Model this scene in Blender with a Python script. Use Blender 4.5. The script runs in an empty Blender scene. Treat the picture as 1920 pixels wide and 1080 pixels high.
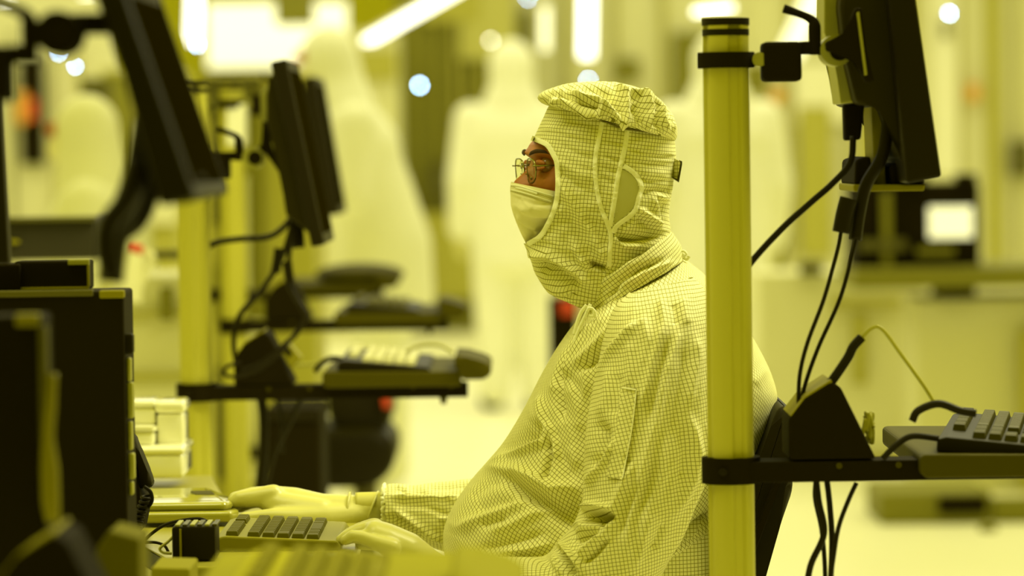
import bpy, bmesh, math, random
import numpy as np
from mathutils import Vector, Matrix
from mathutils.bvhtree import BVHTree
random.seed(7)
S = bpy.context.scene
COL = S.collection
F = 7200.0
CAMZ = 1.28
# ---------------------------------------------------------------- camera
pitch = math.atan(261.0/F)
ROT = (Matrix.Rotation(math.pi/2-pitch, 3, 'X') @ Matrix.Rotation(-0.0145, 3, 'Z'))
ROTI = ROT.transposed()
CL = Vector((0, 0, CAMZ))
def W(px, py, d):
    return CL + ROT @ (Vector(((px-960)/F, -(py-540)/F, -1.0))*d)
def proj_np(P):
    R = np.array(ROTI); Q = (P-np.array(CL)) @ R.T
    return 960+F*Q[..., 0]/(-Q[..., 2]), 540-F*Q[..., 1]/(-Q[..., 2])
cam = bpy.data.cameras.new('camera'); camo = bpy.data.objects.new('camera', cam)
COL.objects.link(camo); S.camera = camo
camo.matrix_world = Matrix.Translation(CL) @ ROT.to_4x4()
cam.sensor_width = 36; cam.lens = F*36/1920; cam.clip_end = 300
cam.dof.use_dof = True; cam.dof.focus_distance = 5.30; cam.dof.aperture_fstop = 3.4
# ---------------------------------------------------------------- materials
def lin(c):
    return tuple((x/255/12.92 if x/255 <= .04045 else ((x/255+.055)/1.055)**2.4) for x in c)
MATS = {}
def mat(name, col, rough=.6, metal=0, noise=0, nscale=30, bump=0, spec=.5, emit=None, estr=1, trans=0, alpha=1, coat=0, sheen=0):
    if name in MATS: return MATS[name]
    m = bpy.data.materials.new(name); m.use_nodes = True
    nt = m.node_tree; b = nt.nodes['Principled BSDF']
    b.inputs['Base Color'].default_value = (*col, 1)
    b.inputs['Roughness'].default_value = rough
    b.inputs['Metallic'].default_value = metal
    b.inputs['Specular IOR Level'].default_value = spec
    b.inputs['Coat Weight'].default_value = coat
    b.inputs['Transmission Weight'].default_value = trans
    b.inputs['Alpha'].default_value = alpha
    if emit:
        b.inputs['Emission Color'].default_value = (*emit, 1); b.inputs['Emission Strength'].default_value = estr
    if noise or bump:
        tc = nt.nodes.new('ShaderNodeTexCoord'); n = nt.nodes.new('ShaderNodeTexNoise')
        n.inputs['Scale'].default_value = nscale; n.inputs['Detail'].default_value = 4
        nt.links.new(tc.outputs['Object'], n.inputs['Vector'])
        if noise:
            r = nt.nodes.new('ShaderNodeMapRange'); r.inputs['To Min'].default_value = 1-noise; r.inputs['To Max'].default_value = 1+noise
            mx = nt.nodes.new('ShaderNodeVectorMath'); mx.operation = 'SCALE'; mx.inputs[0].default_value = col
            nt.links.new(n.outputs['Fac'], r.inputs['Value']); nt.links.new(r.outputs[0], mx.inputs['Scale'])
            nt.links.new(mx.outputs[0], b.inputs['Base Color'])
        if bump:
            bp = nt.nodes.new('ShaderNodeBump'); bp.inputs['Strength'].default_value = bump; bp.inputs['Distance'].default_value = .002
            nt.links.new(n.outputs['Fac'], bp.inputs['Height']); nt.links.new(bp.outputs[0], b.inputs['Normal'])
    MATS[name] = m; return m
def grid_mat():
    m = mat('grid_fabric', (.8, .8, .66), .85, spec=.15)
    nt = m.node_tree; b = nt.nodes['Principled BSDF']
    uv = nt.nodes.new('ShaderNodeUVMap'); sx = nt.nodes.new('ShaderNodeSeparateXYZ'); nt.links.new(uv.outputs[0], sx.inputs[0])
    outs = []
    for k in (0, 1):
        a = nt.nodes.new('ShaderNodeMath'); a.operation = 'MULTIPLY'; a.inputs[1].default_value = 1/.0052
        f = nt.nodes.new('ShaderNodeMath'); f.operation = 'FRACT'
        l = nt.nodes.new('ShaderNodeMath'); l.operation = 'LESS_THAN'; l.inputs[1].default_value = .15
        nt.links.new(sx.outputs[k], a.inputs[0]); nt.links.new(a.outputs[0], f.inputs[0]); nt.links.new(f.outputs[0], l.inputs[0]); outs.append(l)
    mx = nt.nodes.new('ShaderNodeMath'); mx.operation = 'MAXIMUM'
    nt.links.new(outs[0].outputs[0], mx.inputs[0]); nt.links.new(outs[1].outputs[0], mx.inputs[1])
    n = nt.nodes.new('ShaderNodeTexNoise'); n.inputs['Scale'].default_value = 14; n.inputs['Detail'].default_value = 3
    tc = nt.nodes.new('ShaderNodeTexCoord'); nt.links.new(tc.outputs['Object'], n.inputs['Vector'])
    c = nt.nodes.new('ShaderNodeMix'); c.data_type = 'RGBA'
    c.inputs[6].default_value = (.85, .83, .47, 1); c.inputs[7].default_value = (.27, .255, .04, 1)
    nt.links.new(mx.outputs[0], c.inputs[0]); nt.links.new(c.outputs[2], b.inputs['Base Color'])
    bp = nt.nodes.new('ShaderNodeBump'); bp.inputs['Strength'].default_value = .35; bp.inputs['Distance'].default_value = .004
    n.inputs['Scale'].default_value = 45
    nt.links.new(n.outputs['Fac'], bp.inputs['Height']); nt.links.new(bp.outputs[0], b.inputs['Normal'])
    return m
FAB = grid_mat()
TAPE = mat('white_binding', (.92, .92, .68), .8, spec=.2, bump=.5, nscale=300)
CLOTH = mat('plain_cleanroom_cloth', (.82, .82, .62), .9, spec=.1, noise=.06, nscale=6)
BLACK = mat('black_plastic', (.013, .0095, .0), .5, spec=.14)
BLACKM = mat('black_matte', (.012, .0085, .0), .8, spec=.06)
DKOL = mat('olive_grey_plastic', (.062, .054, .0), .6, spec=.08)
OLIVE = mat('olive_grey_metal', (.26, .235, .004), .6, spec=.15)
ALU = mat('anodised_aluminium', (.56, .53, .07), .42, metal=.25, noise=.03, nscale=8)
ALU2 = mat('cast_aluminium', (.40, .39, .08), .45, metal=.5, bump=.2, nscale=80)
BEIGE = mat('beige_plastic', (.24, .22, .01), .5, spec=.2)
KEYM = mat('grey_keycap', (.10, .09, .0), .5, spec=.1)
KEYL = mat('pale_keycap', (.62, .60, .30), .4)
WHITEG = mat('glossy_white_plastic', (.36, .34, .05), .12, spec=.7, coat=.5)
DESKM = mat('desk_laminate', (.34, .315, .04), .3, spec=.5, noise=.03, nscale=5)
LATEX = mat('latex_glove', (.60, .575, .20), .38, spec=.45, noise=.03, nscale=12, bump=.12)
LINER = mat('glove_liner', (.55, .52, .12), .6, noise=.1, nscale=60)
SKIN = mat('skin', (.44, .155, .02), .5, spec=.4, noise=.1, nscale=40, bump=.15)
SKIN.node_tree.nodes['Principled BSDF'].inputs['Subsurface Weight'].default_value = .1
SKIN.node_tree.nodes['Principled BSDF'].inputs['Subsurface Scale'].default_value = .01
BROW = mat('brow_hair', (.05, .022, .005), .8)
EYEW = mat('eye_white', (.34, .20, .06), .2)
IRIS = mat('iris', (.03, .015, .005), .1)
MASKM = mat('mask_cloth', (.84, .80, .52), .85, noise=.05, nscale=60, bump=.3)
LENS = mat('lens_glass', (.9, .9, .6), .02, trans=1.0)
LENS.node_tree.nodes['Principled BSDF'].inputs['IOR'].default_value = 1.06
STEEL = mat('polished_steel', (.30, .28, .10), .2, metal=1)
STEELD = mat('dark_steel', (.10, .09, .03), .3, metal=.8)
SHEER = mat('sheer_fabric', (.56, .55, .24), .8, spec=.2, noise=.05, nscale=20, bump=.2)
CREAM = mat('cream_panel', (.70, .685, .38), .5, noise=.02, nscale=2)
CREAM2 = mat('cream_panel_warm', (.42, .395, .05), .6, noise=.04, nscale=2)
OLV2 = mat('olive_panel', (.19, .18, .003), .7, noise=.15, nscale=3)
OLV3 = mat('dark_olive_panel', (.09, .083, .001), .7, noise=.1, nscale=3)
RED = mat('red_plastic', (.62, .05, .01), .5)
ORANGE = mat('orange_plastic', (.75, .38, .05), .5)
WHITE = mat('white_paper', (.9, .9, .72), .7)
CABLEY = mat('pale_cable', (.42, .40, .05), .5)
LAMP = mat('lamp_diffuser', (.9, .9, .8), .5, emit=(1, 1, .86), estr=3.2)
GLOW = mat('soft_glow', (.9, .9, .8), .5, emit=(1, .99, .66), estr=.95)  # for soft lamps, and for the glow added to the white canopy
BLUE = mat('blue_indicator', (.3, .5, .8), .4, emit=(.42, .66, 1), estr=60)
PALE = mat('pale_indicator', (.8, .8, .6), .4, emit=(1, 1, .72), estr=22)
# ---------------------------------------------------------------- object helpers
ORG = {}
def tag(o, label, cat=None, group=None, kind=None):
    if label: o['label'] = label
    if cat: o['category'] = cat
    if group: o['group'] = group
    if kind: o['kind'] = kind
    return o
def thing(name, label, cat, loc, group=None):
    o = bpy.data.objects.new(name, None); COL.objects.link(o); o.empty_display_size = .05
    o.location = loc; ORG[o] = Vector(loc); return tag(o, label, cat, group)
def finish(me, mats, smooth):
    for m in (mats if isinstance(mats, (list, tuple)) else [mats]): me.materials.append(m)
    if smooth:
        for p in me.polygons: p.use_smooth = True
def obj(name, bm, m, parent=None, smooth=False, angle=None):
    """world-space bmesh or mesh -> one object"""
    if isinstance(bm, bpy.types.Mesh): me = bm
    else:
        bmesh.ops.recalc_face_normals(bm, faces=bm.faces)
        me = bpy.data.meshes.new(name); bm.to_mesh(me); bm.free()
    if parent is not None: org = ORG[parent]
    else:
        xs = [v.co for v in me.vertices]
        org = Vector(((min(v.x for v in xs)+max(v.x for v in xs))/2, (min(v.y for v in xs)+max(v.y for v in xs))/2, min(v.z for v in xs)))
    me.transform(Matrix.Translation(-org))
    finish(me, m, smooth)
    if angle: me.set_sharp_from_angle(angle=math.radians(angle))
    o = bpy.data.objects.new(name, me); COL.objects.link(o); ORG[o] = org
    if parent is not None: o.parent = parent
    else: o.location = org
    return o
def struct(name, bm, m):
    o = obj(name, bm, m); o['kind'] = 'structure'; return o
def box(bm, x0, x1, y0, y1, z0, z1, bev=0, seg=2, rot=None, piv=None):
    vs = [bm.verts.new(p) for p in ((x0,y0,z0),(x1,y0,z0),(x1,y1,z0),(x0,y1,z0),(x0,y0,z1),(x1,y0,z1),(x1,y1,z1),(x0,y1,z1))]
    fs = [bm.faces.new([vs[i] for i in q]) for q in ((0,3,2,1),(4,5,6,7),(0,1,5,4),(1,2,6,5),(2,3,7,6),(3,0,4,7))]
    if rot is not None: bmesh.ops.rotate(bm, verts=vs, cent=piv or Vector(), matrix=rot)
    if bev: bmesh.ops.bevel(bm, geom=list({e for f in fs for e in f.edges}), offset=bev, segments=seg, affect='EDGES', profile=.5)
    return bm
def prism(bm, pts, vec, bev=0, seg=2):
    a = [bm.verts.new(p) for p in pts]; b = [bm.verts.new(Vector(p)+Vector(vec)) for p in pts]
    n = len(a); fs = [bm.faces.new(a), bm.faces.new(b[::-1])]
    for i in range(n): fs.append(bm.faces.new((a[i], b[i], b[(i+1) % n], a[(i+1) % n])))
    if bev: bmesh.ops.bevel(bm, geom=list({e for f in fs for e in f.edges}), offset=bev, segments=seg, affect='EDGES', profile=.5)
    return bm
def pp(bm, px, d, t, bev=.002, seg=2):
    """closed outline at its own distance, thickness t away from us"""
    return prism(bm, [W(x, y, d) for x, y in px], (0, t, 0), bev, seg)
def pbox(bm, x0, y0, x1, y1, d, t, bev=.004, floor=False):
    a = W(x0, y0, d); b = W(x1, y1, d); xa = W((x0), (y0+y1)/2, d).x; xb = W(x1, (y0+y1)/2, d).x
    return box(bm, xa, xb, a.y, a.y+t, 0.0 if floor else b.z, a.z, bev)
def spline(pts, n):
    P = [Vector(p) for p in pts]
    if len(P) == 2: return [P[0].lerp(P[1], i/(n*1.0)) for i in range(n+1)]
    out = []
    Q = [P[0]*2-P[1]]+P+[P[-1]*2-P[-2]]
    for i in range(1, len(Q)-2):
        for k in range(n):
            t = k/n; a, b, c, d = Q[i-1], Q[i], Q[i+1], Q[i+2]
            out.append(.5*((2*b)+(c-a)*t+(2*a-5*b+4*c-d)*t*t+(3*b-a-3*c+d)*t**3))
    out.append(P[-1]); return out
def tube(bm, pts, r, seg=10, n=8, closed=False, rr=None, squash=1):
    C = spline(pts, n) if not closed else [Vector(p) for p in pts]
    m = len(C); rings = []; up = None
    for i, c in enumerate(C):
        if closed: t = C[(i+1) % m]-C[i-1]
        else: t = C[min(i+1, m-1)]-C[max(i-1, 0)]
        t.normalize()
        if up is None: up = t.orthogonal().normalized()
        up = (up-t*up.dot(t)).normalized(); s = t.cross(up)
        if rr:
            f = i/(m-1)*(len(rr)-1); k = min(int(f), len(rr)-2); rad = rr[k]*(1-(f-k))+rr[k+1]*(f-k)
        else: rad = r
        rings.append([bm.verts.new(c+(up*math.cos(a)+s*math.sin(a)*squash)*rad) for a in (2*math.pi*j/seg for j in range(seg))])
    for i in range(m if closed else m-1):
        A, B = rings[i], rings[(i+1) % m]
        for j in range(seg): bm.faces.new((A[j], A[(j+1) % seg], B[(j+1) % seg], B[j]))
    if not closed: bm.faces.new(rings[0][::-1]); bm.faces.new(rings[-1])
    return bm
def cyl(bm, a, b, r, seg=24, r2=None): return tube(bm, [a, b], r, seg, 1, rr=[r, r2 if r2 else r])
def sph(bm, c, r, sc=(1, 1, 1), u=16, v=10):
    g = bmesh.ops.create_uvsphere(bm, u_segments=u, v_segments=v, radius=r)
    for q in g['verts']: q.co = Vector((q.co.x*sc[0], q.co.y*sc[1], q.co.z*sc[2]))+Vector(c)
    return bm
_SB = bmesh.new(); bmesh.ops.create_uvsphere(_SB, u_segments=14, v_segments=9, radius=1); _SB.verts.ensure_lookup_table()
_SV = np.array([v.co[:] for v in _SB.verts]); _SF = [[v.index for v in f.verts] for f in _SB.faces]; _SB.free()
def blob(name, chains, voxel, smooth=6):
    """tapered limbs fused into one continuous skin"""
    C = []
    for ch in chains:
        for i, (p, r) in enumerate(ch):
            r3 = np.array(r if isinstance(r, tuple) else (r, r, r), float); p = np.array(p)
            C.append((p, r3))
            if i:
                q, s3 = last
                k = max(2, int(np.linalg.norm(p-q)/(min(r3.min(), s3.min())*.3)))
                for j in range(1, k): C.append((q+(p-q)*j/k, s3+(r3-s3)*j/k))
            last = (p, r3)
    V = np.concatenate([_SV*r+c for c, r in C]); n = len(_SV)
    Fc = [[i+k*n for i in f] for k in range(len(C)) for f in _SF]
    me = bpy.data.meshes.new('tmp'); me.from_pydata(V.tolist(), [], Fc)
    o = bpy.data.objects.new('tmp', me); COL.objects.link(o)
    m = o.modifiers.new('r', 'REMESH'); m.mode = 'VOXEL'; m.voxel_size = voxel
    s = o.modifiers.new('s', 'SMOOTH'); s.iterations = smooth; s.factor = .5
    dg = bpy.context.evaluated_depsgraph_get()
    out = bpy.data.meshes.new_from_object(o.evaluated_get(dg))
    bpy.data.objects.remove(o); bpy.data.meshes.remove(me)
    out.name = name; return out
# ---------------------------------------------------------------- cloth lofts
def cat_np(K, n):
    K = np.array(K, float); m = len(K); t = np.linspace(0, m-1, n); i = np.clip(t.astype(int), 0, m-2); f = (t-i)[:, None]
    Q = np.vstack([2*K[0]-K[1], K, 2*K[-1]-K[-2]])
    a, b, c, d = Q[i], Q[i+1], Q[i+2], Q[i+3]
    return .5*(2*b+(c-a)*f+(2*a-5*b+4*c-d)*f*f+(3*b-a-3*c+d)*f**3)
def vnoise(x, y, seed):
    xi = np.floor(x).astype(int); yi = np.floor(y).astype(int); fx = x-xi; fy = y-yi
    fx = fx*fx*(3-2*fx); fy = fy*fy*(3-2*fy)
    def h(a, b):
        v = np.sin(a*127.1+b*311.7+seed*74.7)*43758.5453; return v-np.floor(v)
    return (h(xi, yi)*(1-fx)*(1-fy)+h(xi+1, yi)*fx*(1-fy)+h(xi, yi+1)*(1-fx)*fy+h(xi+1, yi+1)*fx*fy)*2-1
def fold_field(px, py, folds, wr=None):
    D = np.zeros_like(px)
    for pts, w, amp in folds:
        pts = [np.array(p, float) for p in pts]
        best = np.full(px.shape, 1e9); tb = np.zeros_like(px)
        L = [np.linalg.norm(pts[i+1]-pts[i]) for i in range(len(pts)-1)]; tot = sum(L); acc = 0
        for i in range(len(pts)-1):
            a, b = pts[i], pts[i+1]; ab = b-a
            t = np.clip(((px-a[0])*ab[0]+(py-a[1])*ab[1])/(ab@ab), 0, 1)
            d = np.hypot(px-a[0]-t*ab[0], py-a[1]-t*ab[1]); k = d < best
            best = np.where(k, d, best); tb = np.where(k, (acc+t*L[i])/tot, tb); acc += L[i]
        env = np.clip(np.minimum(tb, 1-tb)*5+.25, 0, 1)
        D += amp*.00145*env*np.exp(-(best/(w*1.25))**1.7)
    if wr is not None:
        for (ang, sx, sy, amp, seed) in wr:
            c, s = math.cos(math.radians(ang)), math.sin(math.radians(ang))
            u = (px*c+py*s)/sx; v = (-px*s+py*c)/sy
            n = vnoise(u+.5*vnoise(px/90, py/90, seed+9), v+.6*vnoise(px/70, py/70, seed+5), seed)
            n = 1-2*np.abs(n)          # ridged
            D += amp*.001*n
    return D
def loft(rings, nr, nc, folds=(), wr=None, cap0=False, cap1=False, rot=0):
    """rings: (front px,py, back px,py, half depth, centre depth, squareness)"""
    K = cat_np(rings, nr)
    th = np.linspace(-math.pi/2, 1.5*math.pi, nc)
    P = np.zeros((nr, nc, 3))
    for i in range(nr):
        fx, fy, bx, by, h, dc, e = K[i]
        a = np.array(W(fx, fy, dc)); b = np.array(W(bx, by, dc)); c = (a+b)/2; A = (a-b)/2
        cs, sn = np.cos(th), np.sin(th)
        cc = np.sign(cs)*np.abs(cs)**e; ss = np.sign(sn)*np.abs(sn)**e
        P[i] = c+cc[:, None]*A+ss[:, None]*np.array((0, -h, 0))
    gu = np.gradient(P, axis=1); gv = np.gradient(P, axis=0)
    N = np.cross(gv, gu); ln = np.linalg.norm(N, axis=2, keepdims=True); N /= np.maximum(ln, 1e-12)
    C = P.mean(axis=1, keepdims=True)
    sg = np.sign(((P-C)*N).sum(axis=2).mean()); N *= sg
    face = np.clip(-N[..., 1]*2.2, 0, 1)
    px, py = proj_np(P)
    D = fold_field(px, py, folds, wr)
    P0 = P; P = P+N*(D*face)[..., None]
    def arc(Q):
        l = np.linalg.norm(np.diff(Q, axis=1), axis=2); c = np.concatenate([np.zeros((nr, 1)), np.cumsum(l, axis=1)], axis=1); return c-c[:, nc//2][:, None]
    s_ = .75*arc(P0)+.25*arc(P)
    A2 = P0[:, nc//4]-P0[:, 3*nc//4]; A2 = A2[:, [0, 2]]; A2 /= np.maximum(np.linalg.norm(A2, axis=1, keepdims=True), 1e-9)
    if (P0[:, nc//2+3, 0]-P0[:, nc//2-3, 0]).mean()*A2[:, 0].mean() < 0: A2 = -A2
    C2 = P0[:, nc//2][:, [0, 2]]
    X2 = C2[:, None, 0]+s_*A2[:, None, 0]; Z2 = C2[:, None, 1]+s_*A2[:, None, 1]+D*face*.15
    c_, d_ = math.cos(math.radians(rot)), math.sin(math.radians(rot))
    u = X2*c_+Z2*d_; v = Z2*c_-X2*d_
    return P, u, v
def grid_mesh(bm, P, u, v, cut=None, uo=0, caps=(False, False)):
    uvl = bm.loops.layers.uv.verify()
    nr, nc = u.shape
    V = [[bm.verts.new(P[i, j]) for j in range(nc-1)] for i in range(nr)]
    px, py = proj_np(P)
    for i in range(nr-1):
        for j in range(nc-1):
            if cut is not None and cut(px[i, j], py[i, j], P[i, j]): continue
            j2 = (j+1) % (nc-1)
            f = bm.faces.new((V[i][j], V[i][j2], V[i+1][j2], V[i+1][j]))
            for l, (a, b) in zip(f.loops, ((i, j), (i, j+1), (i+1, j+1), (i+1, j))): l[uvl].uv = (u[a, b]+uo, v[a, b])
    for c, row in ((caps[0], V[0]), (caps[1], V[-1])):
        if c: bm.faces.new(row)
    return bm
def bvh_of(bm):
    bm.faces.ensure_lookup_table(); return BVHTree.FromBMesh(bm)
def hit(tree, px, py, off=.0015):
    dr = (W(px, py, 1)-CL).normalized()
    h = tree.ray_cast(CL, dr, 20)
    if h[0] is None: return None
    return h[0]-dr*off
def strap(bm, tree, pts, w, off=.0022, n=10, th=.0015):
    """narrow sewn band lying on a cloth; pts in the plane of the cloth, width w"""
    C = [Vector((a, b, 0)) for a, b in pts]; C = spline([(c.x, c.y, 0) for c in C], n)
    rows = []; last = None
    for i, c in enumerate(C):
        t = (C[min(i+1, len(C)-1)]-C[max(i-1, 0)]).normalized(); nn = Vector((-t.y, t.x, 0))
        row = []
        for k in (-.5, -.2, .2, .5):
            q = c+nn*w*k; h = hit(tree, q.x, q.y, off if abs(k) > .3 else off+.0008)
            if h is None: h = hit(tree, c.x+ (c.x-q.x)*.2, c.y, off)
            if h is None and last: h = W(q.x, q.y, last)
            if h is None: h = W(q.x, q.y, 5.32)
            last = -(ROTI @ (h-CL)).z
            row.append(h)
        rows.append(row)
    uvl = bm.loops.layers.uv.verify()
    V = [[bm.verts.new(p) for p in r] for r in rows]
    B = [[bm.verts.new(p+Vector((0, th, 0))) for p in r] for r in rows]
    fs = []
    for i in range(len(V)-1):
        for k in range(3):
            fs.append(bm.faces.new((V[i][k], V[i][k+1], V[i+1][k+1], V[i+1][k]))); fs.append(bm.faces.new((B[i][k+1], B[i][k], B[i+1][k], B[i+1][k+1])))
        for k in (0, 3): fs.append(bm.faces.new((V[i][k], V[i+1][k], B[i+1][k], B[i][k])))
    return bm
# ---------------------------------------------------------------- light
w = bpy.data.worlds.new('world'); S.world = w; w.use_nodes = True
_n = w.node_tree.nodes; _l = w.node_tree.links
_n['Background'].inputs[0].default_value = (1, .925, .015, 1)
_tc = _n.new('ShaderNodeTexCoord'); _sx = _n.new('ShaderNodeSeparateXYZ'); _cr = _n.new('ShaderNodeMapRange')
_cr.inputs['From Min'].default_value = -.12; _cr.inputs['From Max'].default_value = .9; _cr.inputs['To Min'].default_value = .03; _cr.inputs['To Max'].default_value = .92
_l.new(_tc.outputs['Generated'], _sx.inputs[0]); _l.new(_sx.outputs[2], _cr.inputs['Value']); _l.new(_cr.outputs[0], _n['Background'].inputs[1])
def area(loc, rot, sx, sy, e, col=(1, .955, .58)):
    l = bpy.data.lights.new('area_light', 'AREA'); l.shape = 'RECTANGLE'; l.size = sx; l.size_y = sy; l.energy = e; l.color = col
    o = bpy.data.objects.new('area_light', l); COL.objects.link(o); o.location = loc; o.rotation_euler = rot; return o
area((2.0, 6.4, 4.0), (math.radians(-10), math.radians(27), 0), 1.8, 1.4, 185)
area((-1.5, 4.6, 4.3), (0, math.radians(-8), 0), 3, 1, 60)
area((0, 17, 4.6), (0, 0, 0), 12, 10, 500, (1, .965, .80))
area((0, 28, 4.6), (0, 0, 0), 14, 8, 380, (1, .965, .80))
S.view_settings.view_transform = 'Standard'; S.view_settings.look = 'None'; S.view_settings.gamma = 1; S.view_settings.exposure = 0
S.view_settings.use_curve_mapping = False
# ---------------------------------------------------------------- room
FLOORM = mat('floor_vinyl', (.86, .85, .60), .35, spec=.5, noise=.03, nscale=1.5)
struct('floor', box(bmesh.new(), -10, 10, 1.5, 76, -.1, 0), FLOORM)
struct('wall_back', box(bmesh.new(), -10, 10, 74, 74.2, 0, 6), CREAM)
struct('wall_left', box(bmesh.new(), -10.2, -10, 1.5, 74.2, 0, 5), CREAM)
struct('wall_right', box(bmesh.new(), 10, 10.2, 1.5, 74.2, 0, 5), CREAM)
# ---------------------------------------------------------------- desk of the seated worker
DZ = .742
dx0, dx1, dy0, dy1 = -1.05, W(806, 1010, 5.3).x, 5.225, 6.42
t = thing('desk', 'cream laminate desk under the keyboard and gloved hands of the seated worker', 'desk', ((dx0+dx1)/2, (dy0+dy1)/2, 0))
dpoly = [W(340, 1065, 5.0), W(664, 1065, 5.0), W(690, 1000, 5.95), W(420, 1000, 5.95), W(400, 1000, 6.42), W(60, 1000, 6.42), W(60, 1000, 5.62), W(265, 1018, 5.31)]
obj('desk_top', prism(bmesh.new(), [(q.x, q.y, DZ-.028) for q in dpoly], (0, 0, .028), .003), DESKM, t)
e0, e1 = dpoly[7], dpoly[0]
obj('edge_band', prism(bmesh.new(), [(e0.x-.002, e0.y-.002, DZ-.027), (e1.x-.002, e1.y-.002, DZ-.027), (e1.x-.002, e1.y-.002, DZ-.003), (e0.x-.002, e0.y-.002, DZ-.003)], (.0015, .0015, 0)), BLACK, t)
dx0, dx1, dy0, dy1 = -.42, -.22, 5.05, 5.9
for xx in (dx0+.05, dx1-.09):
    for yy in (dy0+.06, dy1-.1):
        obj('leg', box(bmesh.new(), xx, xx+.045, yy, yy+.045, 0, DZ-.028, .003), OLIVE, t)
# ---------------------------------------------------------------- keyboards
KEYMESH = {}
def keyboard(loc, yaw, label, base_m, key_m, rest=False, keyh=.009, L=.45, D=.165, tilt=3.5, group=None, compact=False):
    """long side runs away from us (+y), back row at x=0, space bar at x=D"""
    t = thing('keyboard', label, 'keyboard', loc, group)
    t.rotation_euler = (0, math.radians(tilt), math.radians(yaw))
    def loc_obj(name, bm, m, parent, me=None):
        if me is None:
            bmesh.ops.recalc_face_normals(bm, faces=bm.faces); me = bpy.data.meshes.new(name); bm.to_mesh(me); bm.free(); me.materials.append(m)
        o = bpy.data.objects.new(name, me); COL.objects.link(o); o.parent = parent; return o
    bm = bmesh.new(); prism(bm, [(0, 0, 0), (D, 0, 0), (D+.006, 0, .006), (D, 0, .014), (.012, 0, .020), (0, 0, .016)], (0, L, 0), .0025)
    loc_obj('housing', bm, base_m, t)
    u = .0190
    rows = [[1, .5, 1, 1, 1, 1, .4, 1, 1, 1, 1, .4, 1, 1, 1, .4, 1, 1, 1], [1]*13+[2]+[.4]+[1, 1, 1]+[.4]+[1]*3,
            [1.5]+[1]*12+[1.5]+[.4]+[1, 1, 1]+[.4]+[1]*3, [1.8]+[1]*11+[2.2]+[3.8-.0]+[1]*3,
            [2.3]+[1]*10+[2.7]+[1.4]+[1]+[1.4]+[1]*3, [1.5, 1, 1.5, 6.5, 1.5, 1.5, 1.5, .4, 1, 1, 1, .4, 2, 1]]
    gaps = {(0, 1), (0, 6), (0, 11), (0, 15), (1, 14), (1, 18), (2, 14), (2, 18), (3, 13), (4, 12), (4, 14), (5, 7), (5, 11)}
    if compact: rows = [[1]*13, [1]*13, [1.5]+[1]*10+[1.5], [1.8]+[1]*9+[2.2], [2.3]+[1]*8+[2.7], [1.5, 1, 1.5, 5, 1.5, 1, 1.5]]; gaps = {(0, 4)}
    xs = [.014, .043, .063, .083, .103, .123]
    for r, row in enumerate(rows):
        y = L-.012
        for c, wd in enumerate(row):
            if (r, c) not in gaps:
                key = (round(wd, 2), key_m.name, keyh)
                if key not in KEYMESH:
                    b = bmesh.new(); wu = wd*u; gp = .003 if compact else .0015
                    v0 = [(0, 0), (.0175, 0), (.0175, wu-gp), (0, wu-gp)]; i = .0022
                    v1 = [(i*.6, i), (.0175-i, i), (.0175-i, wu-gp-i), (i*.6, wu-gp-i)]
                    A = [b.verts.new((p[0], p[1], 0)) for p in v0]; B = [b.verts.new((p[0], p[1], keyh)) for p in v1]
                    b.faces.new(A[::-1]); b.faces.new(B)
                    for q in range(4): b.faces.new((A[q], A[(q+1) % 4], B[(q+1) % 4], B[q]))
                    bmesh.ops.bevel(b, geom=list(b.edges), offset=.0008, segments=1, affect='EDGES')
                    bmesh.ops.recalc_face_normals(b, faces=b.faces)
                    me = bpy.data.meshes.new('key'); b.to_mesh(me); b.free(); me.materials.append(key_m); KEYMESH[key] = me
                o = loc_obj('key', None, None, t, KEYMESH[key])
                o.location = (xs[r], y-wd*u, .0195-.004*xs[r]/.1)
            y -= wd*u
    return t
def cable(name, label, pts, r, m=None, group=None, seg=8):
    o = obj(name, tube(bmesh.new(), pts, r, seg, 8), m or BLACK, None, True); return tag(o, label, 'cable', group)
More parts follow.
